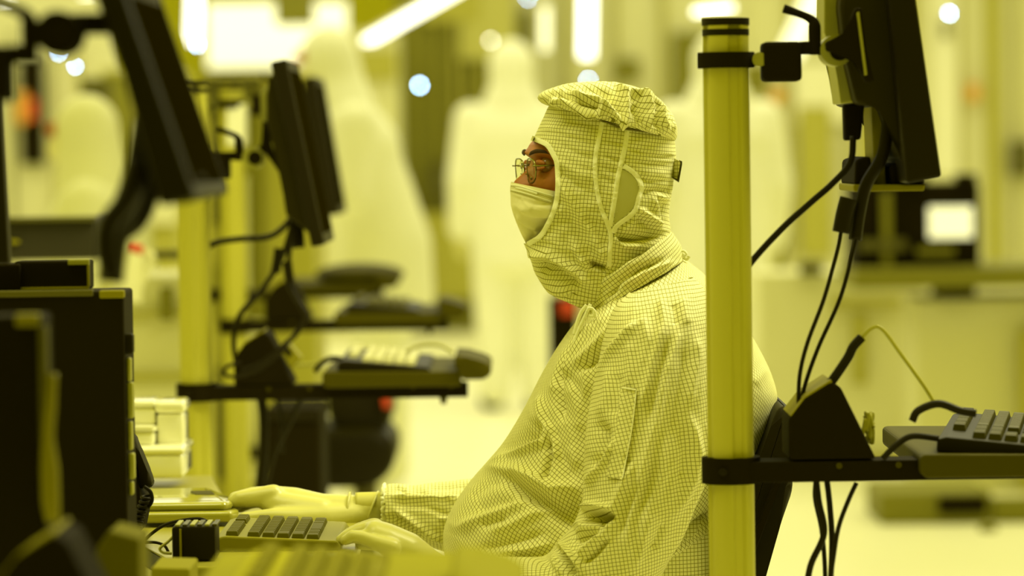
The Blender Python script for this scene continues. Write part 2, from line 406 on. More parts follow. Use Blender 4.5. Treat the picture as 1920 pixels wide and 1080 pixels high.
# ---------------------------------------------------------------- the row of stands: aluminium post, clamp collar, narrow shelf arm
def stand(ppx, d, dz, label, hook=True, shelf=True, ztop=1.433, armdz=0, armdx=0, TM=None, tz=.015, BM=None, bz=.010):
    TM = TM or DKOL
    s = F/d; c = W(ppx, 279+(1.28-.85)*s, d+.03); X, Y = c.x, d+.03
    Y = c.y
    t = thing('equipment_stand', label, 'stand', (X, Y, 0))
    R = .0293
    bm = bmesh.new(); prof = []
    for k in range(96):
        a = 2*math.pi*k/96; r = R
        for g in (.0, .5, 1, 1.5):
            dd = abs((a/math.pi-g+1) % 2-1)
            if dd < .07: r -= .004
            elif dd < .085: r -= .0015
        r *= 1-.03*max(0, math.cos(4*a))
        prof.append((X+r*math.cos(a+.35), Y+r*math.sin(a+.35)))
    zt = ztop+dz
    prism(bm, [(x, y, 0.02) for x, y in prof], (0, 0, zt-.02), 0)
    obj('post', bm, ALU, t, True, 35)
    obj('post_cap', cyl(bmesh.new(), (X, Y, zt-.001), (X, Y, zt+.008), R+.001, 40), BLACK, t, True, 40)
    obj('post_ring', cyl(bmesh.new(), (X, Y, zt-.014), (X, Y, zt-.006), R+.0006, 40), BLACK, t, True, 40)
    obj('base_foot', cyl(bmesh.new(), (X, Y, 0), (X, Y, .02), .16, 40), BLACK, t, True, 40)
    # shelf collar and arm
    if shelf:
        z0, z1 = .853+dz, .884+dz
        b = cyl(bmesh.new(), (X, Y, z0-.001), (X, Y, z1+.001), R+.008, 40); col = obj('shelf_collar', b, BLACKM, t, True, 40)
        obj('clamp_screw', cyl(bmesh.new(), (X-.012, Y-R-.011, (z0+z1)/2), (X-.012, Y-R-.005, (z0+z1)/2), .005, 16), BLACK, t, True, 40)
        b = box(bmesh.new(), X+.02, X+.50, Y-.03, Y+.035, z0+.001, z1-.004, .002); 
        arm = obj('shelf_arm', b, BLACKM, t)
        for xx in (.135, .21, .40, .47):
            obj('rivet', cyl(bmesh.new(), (X+xx, Y-.0300, z1-.010), (X+xx, Y-.0318, z1-.010), .004, 12), DKOL, t, True, 40)
        obj('wing_bolt', cyl(bmesh.new(), (X+.455, Y-.01, z0-.012), (X+.455, Y-.01, z0+.002), .005, 12, .008), DKOL, t, True, 40)
        # keyboard tray
        b = prism(bmesh.new(), [(X+.235, Y-.06, z1+tz-.024), (X+.235, Y-.06, z1+tz-.003), (X+.24, Y-.06, z1+tz), (X+.488, Y-.06, z1+tz-.003), (X+.488, Y-.06, z1+tz-.030), (X+.242, Y-.06, z1+tz-.030)], (0, .50, 0), .003)
        obj('keyboard_tray', b, TM, t)
        b = prism(bmesh.new(), [(X+.490, Y-.07, z1+tz-.018), (X+.53, Y-.07, z1+tz-.018), (X+.544, Y-.07, z1+tz-.008), (X+.544, Y-.07, z1+tz+.008), (X+.53, Y-.07, z1+tz+.015), (X+.50, Y-.07, z1+tz+.024), (X+.477, Y-.07, z1+tz+.027), (X+.477, Y-.07, z1+tz+.002), (X+.490, Y-.07, z1+tz)], (0, .30, 0), .006, 3)
        obj('wrist_rest', b, TM, t, True, 40)
    # monitor arm at the top
    if hook:
        za = zt-.045
        za += armdz; X0 = X; X += 0
        obj('arm_collar', cyl(bmesh.new(), (X, Y, za-.010), (X, Y, za+.010), R+.007, 40), BLACKM, t, True, 40)
        obj('collar_screw', cyl(bmesh.new(), (X+armdx+.041, Y-.026, za), (X+armdx+.041, Y-.014, za), .009, 20), ALU2, t, True, 40)
        b = box(bmesh.new(), X+armdx+.03, X+armdx+.05, Y-.012, Y+.02, za-.008, za+.008, .002)
        box(b, X+armdx+.045, X+armdx+.094, Y-.028, Y+.03, za-.028, za+.022, .005)
        box(b, X+armdx+.09, X+armdx+.115, Y-.016, Y+.016, za+.006, za+.022, .003); obj('arm_block', b, BLACKM, t)
        b = tube(bmesh.new(), [(X+armdx+.112, Y-.012, za+.005), (X+armdx+.112, Y-.012, za+.03), (X+armdx+.111, Y-.012, za+.045), (X+armdx+.104, Y-.012, za+.052), (X+armdx+.09, Y-.012, za+.058), (X+armdx+.073, Y-.012, za+.064)], .006, 10, 6, rr=[.007, .008, .008, .006, .005, .005, .006])
        obj('lever', b, BLACKM, t, True)
        b = cyl(bmesh.new(), (X+armdx+.138, Y-.028, za+bz), (X+armdx+.138, Y+.028, za+bz), .020, 28); obj('swivel_barrel', b, BM or ALU2, t, True, 40)
        b = cyl(bmesh.new(), (X+armdx+.142, Y-.031, za+bz), (X+armdx+.142, Y+.031, za+bz), .013, 24); obj('swivel_pin', b, BLACKM, t, True, 40)
    return t, X, Y
def screen_unit(name, label, slab, back, plate, d, depth=.40):
    """monitor seen from its edge: slab outline, housing outline, mounting plate outline"""
    c = W(slab[2][0], slab[2][1], d)
    t = thing('monitor', label, 'monitor', (c.x, c.y+depth/2, c.z))
    obj('frame', pp(bmesh.new(), slab, d, depth, .004), BLACK, t)
    # the screen itself, on the right hand side of the slab
    a, b = W(*slab[1], d), W(*slab[2], d); n = (b-a).cross(Vector((0, 1, 0))).normalized()
    if n.x < 0: n = -n
    q = [a.lerp(b, .06), a.lerp(b, .94)]
    bm = bmesh.new(); prism(bm, [q[0]+Vector((0, .02, 0))-n*.001, q[1]+Vector((0, .02, 0))-n*.001, q[1]+Vector((0, .02, 0))+n*.0006, q[0]+Vector((0, .02, 0))+n*.0006], (0, depth-.04, 0), 0)
    obj('screen', bm, mat('dark_screen', (.010, .0075, .0), .9, spec=.0), t)
    obj('back_housing', pp(bmesh.new(), back, d+.04, depth-.08, .006), mat('housing_plastic', (.026, .021, .0), .6, spec=.1), t)
    if plate:
        obj('mounting_plate', pp(bmesh.new(), plate, d+.10, .12, .002), ALU2, t)
    return t
def power_box(X, Y, z, label):
    t = thing('power_supply', label, 'power supply', (X+.12, Y, z), )
    b = prism(bmesh.new(), [(X+.072, Y-.03, z), (X+.072, Y-.03, z+.052), (X+.092, Y-.03, z+.078), (X+.125, Y-.03, z+.098), (X+.138, Y-.03, z+.092), (X+.182, Y-.03, z)], (0, .13, 0), .004, 3)
    obj('case', b, BLACKM, t, False)
    b = prism(bmesh.new(), [(X+.074, Y-.028, z+.056), (X+.094, Y-.028, z+.081), (X+.126, Y-.028, z+.101), (X+.128, Y-.028, z+.098), (X+.096, Y-.028, z+.078), (X+.076, Y-.028, z+.054)], (0, .126, 0), .0005, 1)
    obj('top_trim', b, OLIVE, t)
    return t
# right-hand stand (nearest sharp one)
DR = 4.85
tR, XR, YR = stand(1371, DR, 0.0, 'tall silvery post with clamped shelf arm in front of the seated worker\'s back', tz=.005)
power_box(XR, YR, .882, 'black wedge-shaped power supply on the shelf arm right of the worker\'s chair')
DL = 7.04
tL, XL, YL = stand(368, DL, -.028, 'aluminium post with shelf arm rising behind the desk left of the worker', armdz=-.10, armdx=-.025, tz=.022)
power_box(XL, YL, .853, 'black wedge-shaped power supply on the shelf arm beside the silvery post at left')
D3 = 8.97
t3, X3, Y3 = stand(441, D3, .006, 'third stand in the row, blurred, behind the left aluminium post')
power_box(X3, Y3, .888, 'blurred black power supply on the third stand behind the left monitor cables')
DF = 3.4
tF, XF, YF = stand(-155, DF, -.036, 'nearest, heavily blurred stand at the bottom left edge of the frame', TM=mat('foreground_tray', (.30, .28, .0), .8, spec=.1), armdz=.004, tz=.030, BM=BLACKM, bz=.032)
power_box(XF, YF, .847, 'heavily blurred dark power supply in the bottom left corner')
D5 = 10.6
t5, X5, Y5 = stand(380, D5, .02, 'farthest stand of the row, low shelf seen above the third keyboard')
# keyboards on the shelves
keyboard((XL+.262, YL-.045, .8785), 0, 'black-based keyboard with pale keys on the left post\'s shelf', BLACK, KEYL)
keyboard((X3+.262, Y3-.045, .9055), 0, 'blurred dark keyboard on the third shelf, above the pale-keyed keyboard', BLACK, KEYM)
keyboard((XF+.270, YF-.045, .866), 0, 'very blurred yellowish keyboard along the bottom edge in the foreground', mat('foreground_housing', (.42, .39, .0), .8, spec=.1), mat('foreground_keycap', (.23, .21, .0), .8, spec=.1))
keyboard((XR+.258, YR-.030, .8895), -9, 'dark keyboard on the shelf at the right edge of the frame', BLACK, mat('olive_keycap', (.055, .048, .0), .5, spec=.2))
obj('white_plate', pp(bmesh.new(), [(425, 196), (461, 196), (461, 272), (425, 272)], D3-.02, .01, .001), WHITE, t3)
# something domed on the farthest shelf
b = bmesh.new(); c = W(672, 545, D5)
sph(b, (c.x, c.y+.12, c.z), 1, (.125, .15, .032), 24, 12); o = obj('keyboard_cover', b, DKOL, None, True); 
tag(o, 'dark domed cover on the farthest shelf, left of the white-clad worker', 'cover')
o.location.z = .905
# monitors
ML = screen_unit('m', 'black monitor seen edge-on, mounted on the left aluminium post', [(507, 116), (537, 110), (609, 459), (584, 464)],
            [(512, 132), (509, 150), (499, 176), (500, 226), (518, 300), (530, 361), (536, 405), (583, 440), (590, 440), (520, 132)],
            [(511, 148), (515, 150), (500, 178), (501, 228), (490, 228), (488, 176)], DL-.07)
obj('tilt_bracket', pp(bmesh.new(), [(492, 228), (502, 228), (507, 275), (530, 324), (524, 326), (498, 285), (478, 292), (476, 280), (492, 272)], DL+.0, .03, .002), BLACKM, ML)
screen_unit('m', 'second edge-on monitor, blurred, just behind the left monitor', [(566, 148), (592, 143), (637, 402), (612, 405)],
            [(570, 165), (556, 180), (552, 235), (580, 350), (605, 385), (609, 385)], None, D3)
MR = screen_unit('m', 'large black monitor mounted on the right post, seen from its edge', [(1660, -70), (1707, -75), (1766, 332), (1700, 345)],
            [(1664, -60), (1585, -62), (1574, 10), (1584, 100), (1606, 195), (1655, 200), (1690, 300), (1697, 300)],
            [(1545, -20), (1583, -26), (1627, 190), (1576, 195), (1566, 110), (1545, 60)], DR-.03)
MF = screen_unit('m', 'huge out-of-focus black monitor leaning across the upper left corner', [(168, -70), (212, -75), (368, 372), (300, 388)],
            [(230, -60), (150, -60), (180, 0), (222, 124), (253, 178), (300, 310), (312, 385), (345, 380)], None, DF)
# second, shorter monitor body hanging lower behind the right monitor (its stand foot)
t = MR
obj('tilt_bracket', pp(bmesh.new(), [(1548, 78), (1585, 66), (1604, 14), (1616, 14), (1624, 90), (1640, 152), (1624, 156), (1604, 112), (1572, 98), (1550, 96)], DR-.045, .02, .003), BLACKM, t)
obj('slot_strip', pp(bmesh.new(), [(1606, 24), (1611, 22), (1626, 140), (1621, 142)], DR-.047, .004, .0005), ALU2, t)
obj('hinge_block', pp(bmesh.new(), [(1604, 300), (1632, 292), (1640, 345), (1602, 348)], DR+.08, .2, .004), BLACKM, t)
obj('foot_block', pp(bmesh.new(), [(1668, 312), (1700, 295), (1735, 335), (1728, 355), (1672, 350)], DR+.08, .2, .004), BLACKM, t)
obj('foot_plate', pp(bmesh.new(), [(1600, 346), (1735, 346), (1733, 358), (1601, 360)], DR+.07, .22, .002), OLIVE, t)
obj('neck', pp(bmesh.new(), [(1634, 196), (1654, 196), (1662, 350), (1640, 350)], DR+.1, .12, .003), OLIVE, t)
obj('socket', pp(bmesh.new(), [(1582, 196), (1622, 192), (1614, 262), (1584, 264)], DR+.08, .03, .003), BLACKM, t)
def wp(l, d): return [W(x, y, d) for x, y in l]
cable('power_cable', 'black cable running from the right monitor down behind the right post', wp([(1600, 255), (1594, 305), (1560, 345), (1520, 380), (1465, 430), (1410, 490), (1385, 530)], DR+.06), .0042)
cable('video_cable', 'left of two thin black cables dropping from the right monitor to the wedge box', wp([(1578, 430), (1570, 470), (1545, 560), (1515, 640), (1500, 700), (1497, 760), (1497, 800)], DR+.03), .0027)
cable('video_cable', 'right of two thin black cables dropping from the right monitor to the wedge box', wp([(1606, 440), (1600, 470), (1575, 560), (1535, 650), (1510, 720), (1500, 770), (1499, 800)], DR+.04), .0027)
cable('plug', 'black inline plug at the top of the left thin cable under the right monitor', wp([(1592, 372), (1584, 400), (1577, 436)], DR+.03), .0115)
cable('plug', 'black inline plug at the top of the right thin cable under the right monitor', wp([(1668, 210), (1655, 290), (1625, 345), (1612, 395), (1604, 450)], DR+.04), .008)
cable('antenna_plug', 'black plug sticking up from the wedge box on the right shelf', wp([(1545, 735), (1570, 700), (1590, 670), (1600, 650), (1616, 632)], DR+.02), .006)
cable('thin_wire', 'pale thin wire arching from the black plug to the right keyboard', wp([(1614, 634), (1635, 615), (1655, 618), (1690, 665), (1730, 720), (1752, 755)], DR+.02), .0024, CABLEY)
cable('hanging_cable', 'leftmost black cable hanging below the right shelf arm', wp([(1528, 880), (1535, 940), (1545, 1000), (1520, 1060), (1510, 1120)], DR+.02), .0042)
cable('hanging_cable', 'middle black cable hanging below the right shelf arm', wp([(1548, 880), (1556, 950), (1560, 1020), (1556, 1120)], DR+.04), .0038)
cable('hanging_cable', 'rightmost black cable curving down from the right shelf arm', wp([(1606, 905), (1590, 940), (1572, 990), (1562, 1050), (1552, 1120)], DR+.02), .003)
cable('hanging_cable', 'black cable looping just left of the others below the right shelf', wp([(1533, 880), (1528, 930), (1540, 990), (1546, 1050), (1548, 1120)], DR+.06), .003)
cable('keyboard_cable', 'black cable bundle lying over the back of the right keyboard', wp([(1710, 790), (1722, 770), (1760, 757), (1800, 770), (1830, 775)], DR-.01), .005)
cable('keyboard_cable', 'short cable from under the right keyboard to the shelf', wp([(1760, 822), (1710, 818), (1680, 835), (1655, 860)], DR-.0), .004)
b = bmesh.new(); random.seed(3)
for k in range(7):
    q = [(1630+random.uniform(-14, 10), 800+random.uniform(-30, 30)) for _ in range(5)]; tube(b, wp(q, DR+.03+.01*k), .0022, 6, 6)
o = obj('tangled_wire', b, CABLEY, None, True); tag(o, 'tangle of pale wire beside the wedge box on the right shelf', 'wire')
# left station cables
cable('power_cable', 'black cable running left from the left monitor to its post', wp([(556, 395), (530, 428), (500, 445), (450, 448), (405, 455), (380, 470)], DL+.06), .0058)
cable('monitor_cable', 'looped black cable hanging from the left monitor down to the wedge box', wp([(553, 370), (545, 430), (525, 490), (490, 545), (450, 590), (438, 640), (445, 690)], DL+.02), .005)
cable('monitor_cable', 'second cable curving right and down from the left monitor', wp([(545, 370), (545, 440), (540, 520), (555, 560), (572, 590), (560, 620), (535, 645), (490, 680), (450, 695)], DL), .0048)
cable('plug', 'black plug on the looped cable under the left monitor', wp([(523, 465), (520, 490), (516, 512)], DL+.01), .009)
cable('plug', 'black plug on the right-hand cable under the left monitor', wp([(538, 490), (541, 512), (544, 530)], DL-.01), .009)
cable('cable_bend', 'thick cable bend behind the lower end of the left monitor', wp([(560, 465), (556, 420), (545, 380), (548, 340)], DL+.05), .012)
cable('hanging_cable', 'thick black cable hanging below the left shelf arm', wp([(487, 730), (494, 780), (494, 840), (488, 905), (480, 960)], DL+.05), .009)
cable('hanging_cable', 'thin cable slanting down from the left shelf arm', wp([(572, 730), (545, 790), (515, 850), (500, 910), (490, 960)], DL+.03), .0045)
cable('hanging_cable', 'short thin cable below the left shelf arm', wp([(505, 725), (520, 750), (528, 790), (530, 850)], DL+.05), .0035)
cable('keyboard_cable', 'black cable end at the back of the pale-keyed keyboard', wp([(645, 675), (625, 672), (605, 680), (590, 697)], DL+.05), .005)
cable('thin_wire', 'pale wire between the left wedge box and the pale-keyed keyboard', wp([(555, 685), (590, 682), (615, 672), (640, 672)], DL+.1), .003, CABLEY)
cable('thin_wire', 'pale wire loop lying on the pale-keyed keyboard', wp([(760, 660), (790, 648), (825, 648), (850, 662)], DL+.15), .003, CABLEY)
cable('looped_wire', 'dark loop of cable at the foot of the left wedge box', wp([(450, 680), (425, 688), (422, 702), (445, 706), (490, 690), (540, 650)], DL-.03), .0035)
t = thing('socket_box', 'small pale plug socket leaning on the left wedge box', 'socket', W(541, 690, DL+.02))
obj('socket_body', pp(bmesh.new(), [(523, 655), (543, 645), (566, 672), (545, 692)], DL+.0, .05, .003), BEIGE, t)
obj('socket_hole', pp(bmesh.new(), [(532, 658), (541, 653), (549, 663), (540, 669)], DL-.003, .01, .0005), BLACK, t)
# foreground monitor cables
cable('cable_bundle', 'thick blurred cable bundle hanging behind the foreground monitor', wp([(285, 150), (270, 250), (255, 330), (230, 400), (215, 460), (207, 530)], DF+.1), .012)
cable('cable_bundle', 'blurred cable loop beside the bundle of the foreground monitor', wp([(300, 200), (296, 300), (286, 350), (262, 410), (226, 440)], DF+.14), .009)
cable('cable_bundle', 'lowest blurred cable under the foreground monitor at left', wp([(262, 300), (240, 370), (205, 420), (200, 470), (212, 520)], DF+.05), .010)
t = MF
obj('mount_bar', box(bmesh.new(), W(125, 60, DF).x, W(205, 60, DF).x, W(125, 60, DF+.03).y, W(125, 60, DF+.07).y, W(125, 62, DF).z, W(125, 22, DF).z, .003), BLACKM, t)
obj('joint_block', pp(bmesh.new(), [(307, 330), (372, 315), (378, 368), (330, 388), (306, 372)], DF+.1, .08, .008), BLACKM, t)
# ---------------------------------------------------------------- things on the desk
keyboard((W(404, 1000, 5.2).x, 5.165, DZ+.0015), 0, 'beige keyboard with grey keys on the desk under the gloved hands', BEIGE, KEYM, tilt=1.0, L=.27, compact=True, keyh=.007)
def plan(px_d, z0, h, bev):
    return prism(bmesh.new(), [(W(x, 960, d).x, W(x, 960, d).y, z0) for x, d in px_d], (0, 0, h), bev, 4)
pn = [(215, 5.53), (434, 5.53), (449, 5.56), (442, 5.62), (404, 5.80), (390, 5.81), (215, 5.81)]
c = W(330, 960, 5.7)
t = thing('flat_scanner', 'glossy pale flat device lying left of the keyboard, touched by the far gloved hand', 'scanner', (c.x, c.y, DZ))
obj('body', plan(pn, DZ+.006, .016, .006), WHITEG, t, True, 50)
pn2 = [(x-(6 if x > 300 else 0), d+(.01 if d < 5.6 else -.01)) for x, d in pn]
obj('lid', plan([(215, 5.545), (424, 5.545), (438, 5.57), (431, 5.63), (398, 5.79), (386, 5.80), (215, 5.80)], DZ+.021, .013, .008), WHITEG, t, True, 50)
obj('lid_notch', plan([(366, 5.68), (404, 5.67), (396, 5.735), (358, 5.735)], DZ+.0336, .0012, .0004), DKOL, t)
obj('lid_groove', plan([(416, 5.57), (419, 5.57), (388, 5.79), (385, 5.79)], DZ+.0336, .0008, .0002), OLIVE, t)
# telephone
t = thing('telephone', 'black telephone with coiled cord at the side of the dark cabinet left of the desk', 'telephone', W(255, 1000, 5.2))
obj('handset', pp(bmesh.new(), [(246, 815), (252, 822), (262, 848), (276, 882), (285, 903), (284, 913), (276, 917), (258, 917), (250, 905), (244, 860)], 5.2, .045, .006, 3), BLACK, t, True, 40)
obj('cradle', pp(bmesh.new(), [(238, 860), (250, 868), (256, 915), (268, 935), (272, 950), (262, 1000), (238, 1010)], 5.19, .1, .004), BLACKM, t, True, 40)
b = bmesh.new(); path = spline(wp([(276, 928), (268, 950), (259, 975), (254, 1000), (250, 1030)], 5.15), 40); pts = []
N = len(path)
for i, p in enumerate(path):
    a = i/N*2*math.pi*11; pts.append(p+Vector((.0062*math.cos(a), .0062*math.sin(a), 0)))
tube(b, pts, .0021, 8, 2)
tube(b, wp([(270, 912), (282, 922), (285, 938), (278, 950), (268, 955)], 5.15), .0026, 8)
obj('coiled_cord', b, BLACK, t, True)
# cabinet and boxes at the left edge
cm = mat('cabinet_paint', (.013, .0095, .0), .7, spec=.06, noise=.1, nscale=3)
q = W(115, 800, 4.9)
t = thing('equipment_cabinet', 'dark equipment cabinet standing left of the desk, telephone at its side', 'cabinet', (q.x, q.y, 0))
xl, xr = W(-60, 800, 4.8).x, W(236, 800, 4.8).x; y0 = W(100, 800, 4.8).y; zt = W(100, 547, 4.8).z
obj('body', box(bmesh.new(), xl, xr, y0, y0+.12, 0.02, zt, .004), cm, t)
obj('top_edge', box(bmesh.new(), xl, xr-.038, y0-.004, y0+.01, zt-.006, zt+.002, .001), mat('dull_brass', (.10, .09, .0), .6), t)
obj('corner_cap', box(bmesh.new(), xr-.030, xr+.001, y0-.003, y0+.01, zt-.009, zt+.001, .002), OLIVE, t)
obj('hinge', box(bmesh.new(), xr-.004, xr+.010, y0+.01, y0+.03, W(0, 668, 4.8).z, W(0, 630, 4.8).z, .003), BLACK, t)
for k, (a_, b_) in enumerate(((676, 720), (722, 790), (796, 850), (856, 905), (910, 935))):
    obj('door_trim', box(bmesh.new(), xr+.0005, xr+.006+.002*(k % 2), y0+.015, y0+.035, W(0, b_, 4.8).z, W(0, a_, 4.8).z, .002), ALU2, t, True, 40)
obj('foot', box(bmesh.new(), xl+.02, xr-.02, y0+.02, y0+.11, 0, .02), BLACKM, t)
q = W(96, 545, 4.85)
t = thing('small_case', 'small dark case with metal edges on top of the dark left cabinet', 'case', (q.x, q.y, zt))
xa, xb, za = W(26, 516, 4.85).x, W(166, 516, 4.85).x, W(96, 489, 4.85).z
obj('body', box(bmesh.new(), xa, xb, y0+.06, y0+.119, zt, za, .003), cm, t)
obj('metal_corner', box(bmesh.new(), xb-.026, xb+.001, y0+.057, y0+.063, za-.006, za+.001, .001), ALU2, t)
obj('metal_edge', box(bmesh.new(), xa, xb, y0+.057, y0+.061, zt+.001, zt+.004, .0005), OLIVE, t)
obj('metal_edge', box(bmesh.new(), xb-.002, xb+.001, y0+.057, y0+.061, zt+.004, za-.006, .0005), OLIVE, t)
tag(obj('dark_tray', box(bmesh.new(), W(-60, 0, 4.8).x, W(22, 0, 4.8).x, y0+.05, y0+.12, zt+.0, W(0, 497, 4.8).z, .003), BLACKM), 'plain dark block on the cabinet at the very left edge', 'block')
q = W(30, 800, 3.7)
t = thing('tall_case', 'blurred dark tall case with yellowish metal edges in the lower left corner', 'case', (q.x, q.y, 0))
xl, xr = W(-90, 800, 3.7).x, W(84, 800, 3.7).x; yC = W(30, 800, 3.7).y; zC = W(30, 592, 3.7).z
obj('body', box(bmesh.new(), xl, xr, yC, yC+.07, 0, zC, .004), cm, t)
YM = mat('yellowed_metal', (.26, .235, .0), .5, metal=.2)
obj('top_trim', box(bmesh.new(), W(22, 0, 3.7).x, xr-.003, yC-.006, yC+.01, zC-.010, zC+.002, .002), YM, t)
obj('side_trim', box(bmesh.new(), xr-.004, xr+.004, yC-.004, yC+.01, zC-.18, zC-.010, .002), mat('dull_brass', (.1, .09, .0), .6), t)
obj('cable_cover', tube(bmesh.new(), wp([(98, 700), (94, 760), (90, 820), (93, 880), (95, 940), (99, 978)], 3.7), .007, 12, 6, rr=[.005, .006, .006, .009, .009, .007]), YM, t, True)
tag(obj('monitor_edge', pp(bmesh.new(), [(-60, 180), (0, 180), (17, 495), (-60, 495)], 4.5, .03, .003), BLACK), 'black slanting panel edge cut off by the left border', 'panel')
q = W(235, 1040, 4.2)
tag(obj('carton', pp(bmesh.new(), [(186, 2600), (180, 1030), (205, 995), (262, 1010), (280, 2600)], 3.85, .1, .003), mat('yellow_card', (.13, .118, .0), .8, spec=.1)), 'blurred yellowish carton left of the cable adapter in the lower left corner', 'carton')
tag(obj('carton', pp(bmesh.new(), [(283, 1064), (356, 1066), (356, 2330), (283, 2330)], 4.6, .12, .003), mat('pale_card', (.24, .22, .01), .8, spec=.1)), 'low pale carton at the bottom edge below the cable adapter', 'carton')
# adapter block with ribbed top
t = thing('adapter_block', 'black ribbed adapter block on the near desk corner left of the keyboard', 'adapter', (W(365, 1050, 5.06).x, W(365, 1050, 5.06).y, DZ))
xa, xb, ya = W(322, 1000, 5.06).x, W(404, 1000, 5.06).x, W(360, 1040, 5.06).y
obj('body', box(bmesh.new(), xa, xb, ya, ya+.07, DZ+.001, DZ+.047, .004), BLACK, t, True, 40)
for k in range(6): obj('rib', box(bmesh.new(), xa+.004+.0098*k, xa+.0098*k+.0105, ya+.003, ya+.066, DZ+.046, DZ+.0495, .001), STEELD if k % 2 else ALU2, t)
obj('label_strip', box(bmesh.new(), xa+.010, xa+.013, ya-.001, ya+.001, DZ+.004, DZ+.044, .0003), OLIVE, t)
cable('desk_cable', 'black cable arching over the desk from the coiled cord to the keyboard', wp([(268, 1016), (285, 1000), (310, 984), (345, 975), (375, 973), (389, 980), (386, 993), (382, 1003), (400, 1006)], 5.35), .0024)
cable('desk_cable', 'thin black cable on the desk running into the adapter block', wp([(262, 1018), (290, 1017), (308, 1023), (316, 1035), (324, 1045)], 5.2), .002)
cable('desk_wire', 'pale kinked wire left of the adapter block', wp([(332, 998), (316, 1015), (300, 1028), (306, 1036), (322, 1038)], 5.12), .002, CABLEY)
cable('desk_cable', 'cable loop between the adapter block and the keyboard', wp([(420, 1030), (400, 1014), (385, 1018), (380, 1032), (390, 1040)], 5.22), .0022)
cable('desk_wire', 'pale wire heap beside the scanner edge on the desk', wp([(340, 975), (345, 985), (360, 990), (380, 985), (372, 978)], 5.5), .0028, CABLEY)
# glossy wafer boxes stacked on the far part of the desk
CLEARW = mat('glossy_box_plastic', (.90, .89, .66), .08, spec=.8, coat=.8)
def wafer_box(x0, y0_, x1, y1, d, dep, label):
    a, c = W(x0, y0_, d), W(x1, y1, d)
    t = thing('wafer_box', label, 'box', ((a.x+c.x)/2, a.y, c.z), 'pale plastic boxes behind the telephone')
    h = a.z-c.z
    obj('box_body', box(bmesh.new(), a.x, c.x, a.y, a.y+dep, c.z, c.z+h*.72, .006, 3), CLEARW, t, True, 50)
    obj('box_lid', box(bmesh.new(), a.x-.003, c.x+.003, a.y-.003, a.y+dep+.003, c.z+h*.72, a.z, .008, 4), CLEARW, t, True, 50)
wafer_box(200, 838, 344, 897, 6.15, .17, 'lowest pale plastic box on the desk behind the telephone')
wafer_box(200, 800, 289, 836, 6.17, .14, 'small pale box on top of the lowest box behind the telephone')
wafer_box(293, 752, 345, 836, 6.2, .10, 'tall pale box on the lowest box, against the left post')
wafer_box(200, 752, 291, 798, 6.2, .12, 'topmost pale box of the stack behind the telephone')
# ================================================================ seated worker
DC = 5.42
def w3(x, y, d=DC): return W(x, y, d)
base = W(1180, 1080, DC)
# ---------- body: one continuous figure (mostly under the clothes)
def ch(*a): return [(w3(x, y, d), r) for x, y, d, r in a]
hipx, hipz = W(1225, 1200, DC).x, .55
def v(x, y, z): return Vector((x, y, z))
hx = W(1225, 1200, DC).x
Yc = W(1200, 800, DC).y
kneex = hx-.44
legs = []
for s in (-1, 1):
    legs.append([(v(hx, Yc+s*.09, .55), .085), (v(kneex, Yc+s*.12, .565), .062), (v(kneex+.02, Yc+s*.12, .28), .052), (v(kneex+.04, Yc+s*.12, .08), .04), (v(kneex-.1, Yc+s*.12, .045), .035)])
chains = [ch((1190, 560, 5.43, .06), (1210, 640, 5.43, (.10, .15, .09)), (1220, 760, 5.43, (.12, .15, .1)), (1200, 900, 5.43, (.12, .14, .1)), (1215, 1050, 5.43, (.12, .16, .1)), (1225, 1160, 5.43, (.11, .17, .09))),
          ch((1185, 600, 5.43, .055), (1150, 470, 5.43, .052), (1125, 400, 5.43, .06)),
          ch((1225, 610, 5.28, .05), (1215, 800, 5.22, .042), (1150, 1080, 5.2, .034)), ch((1150, 1080, 5.2, .034), (990, 1105, 5.2, .028), (880, 1095, 5.2, .020)),
          ch((1225, 610, 5.58, .05), (1130, 800, 5.6, .042), (1010, 960, 5.6, .034)), ch((1010, 960, 5.6, .034), (860, 955, 5.58, .028), (705, 955, 5.6, .019))]+legs
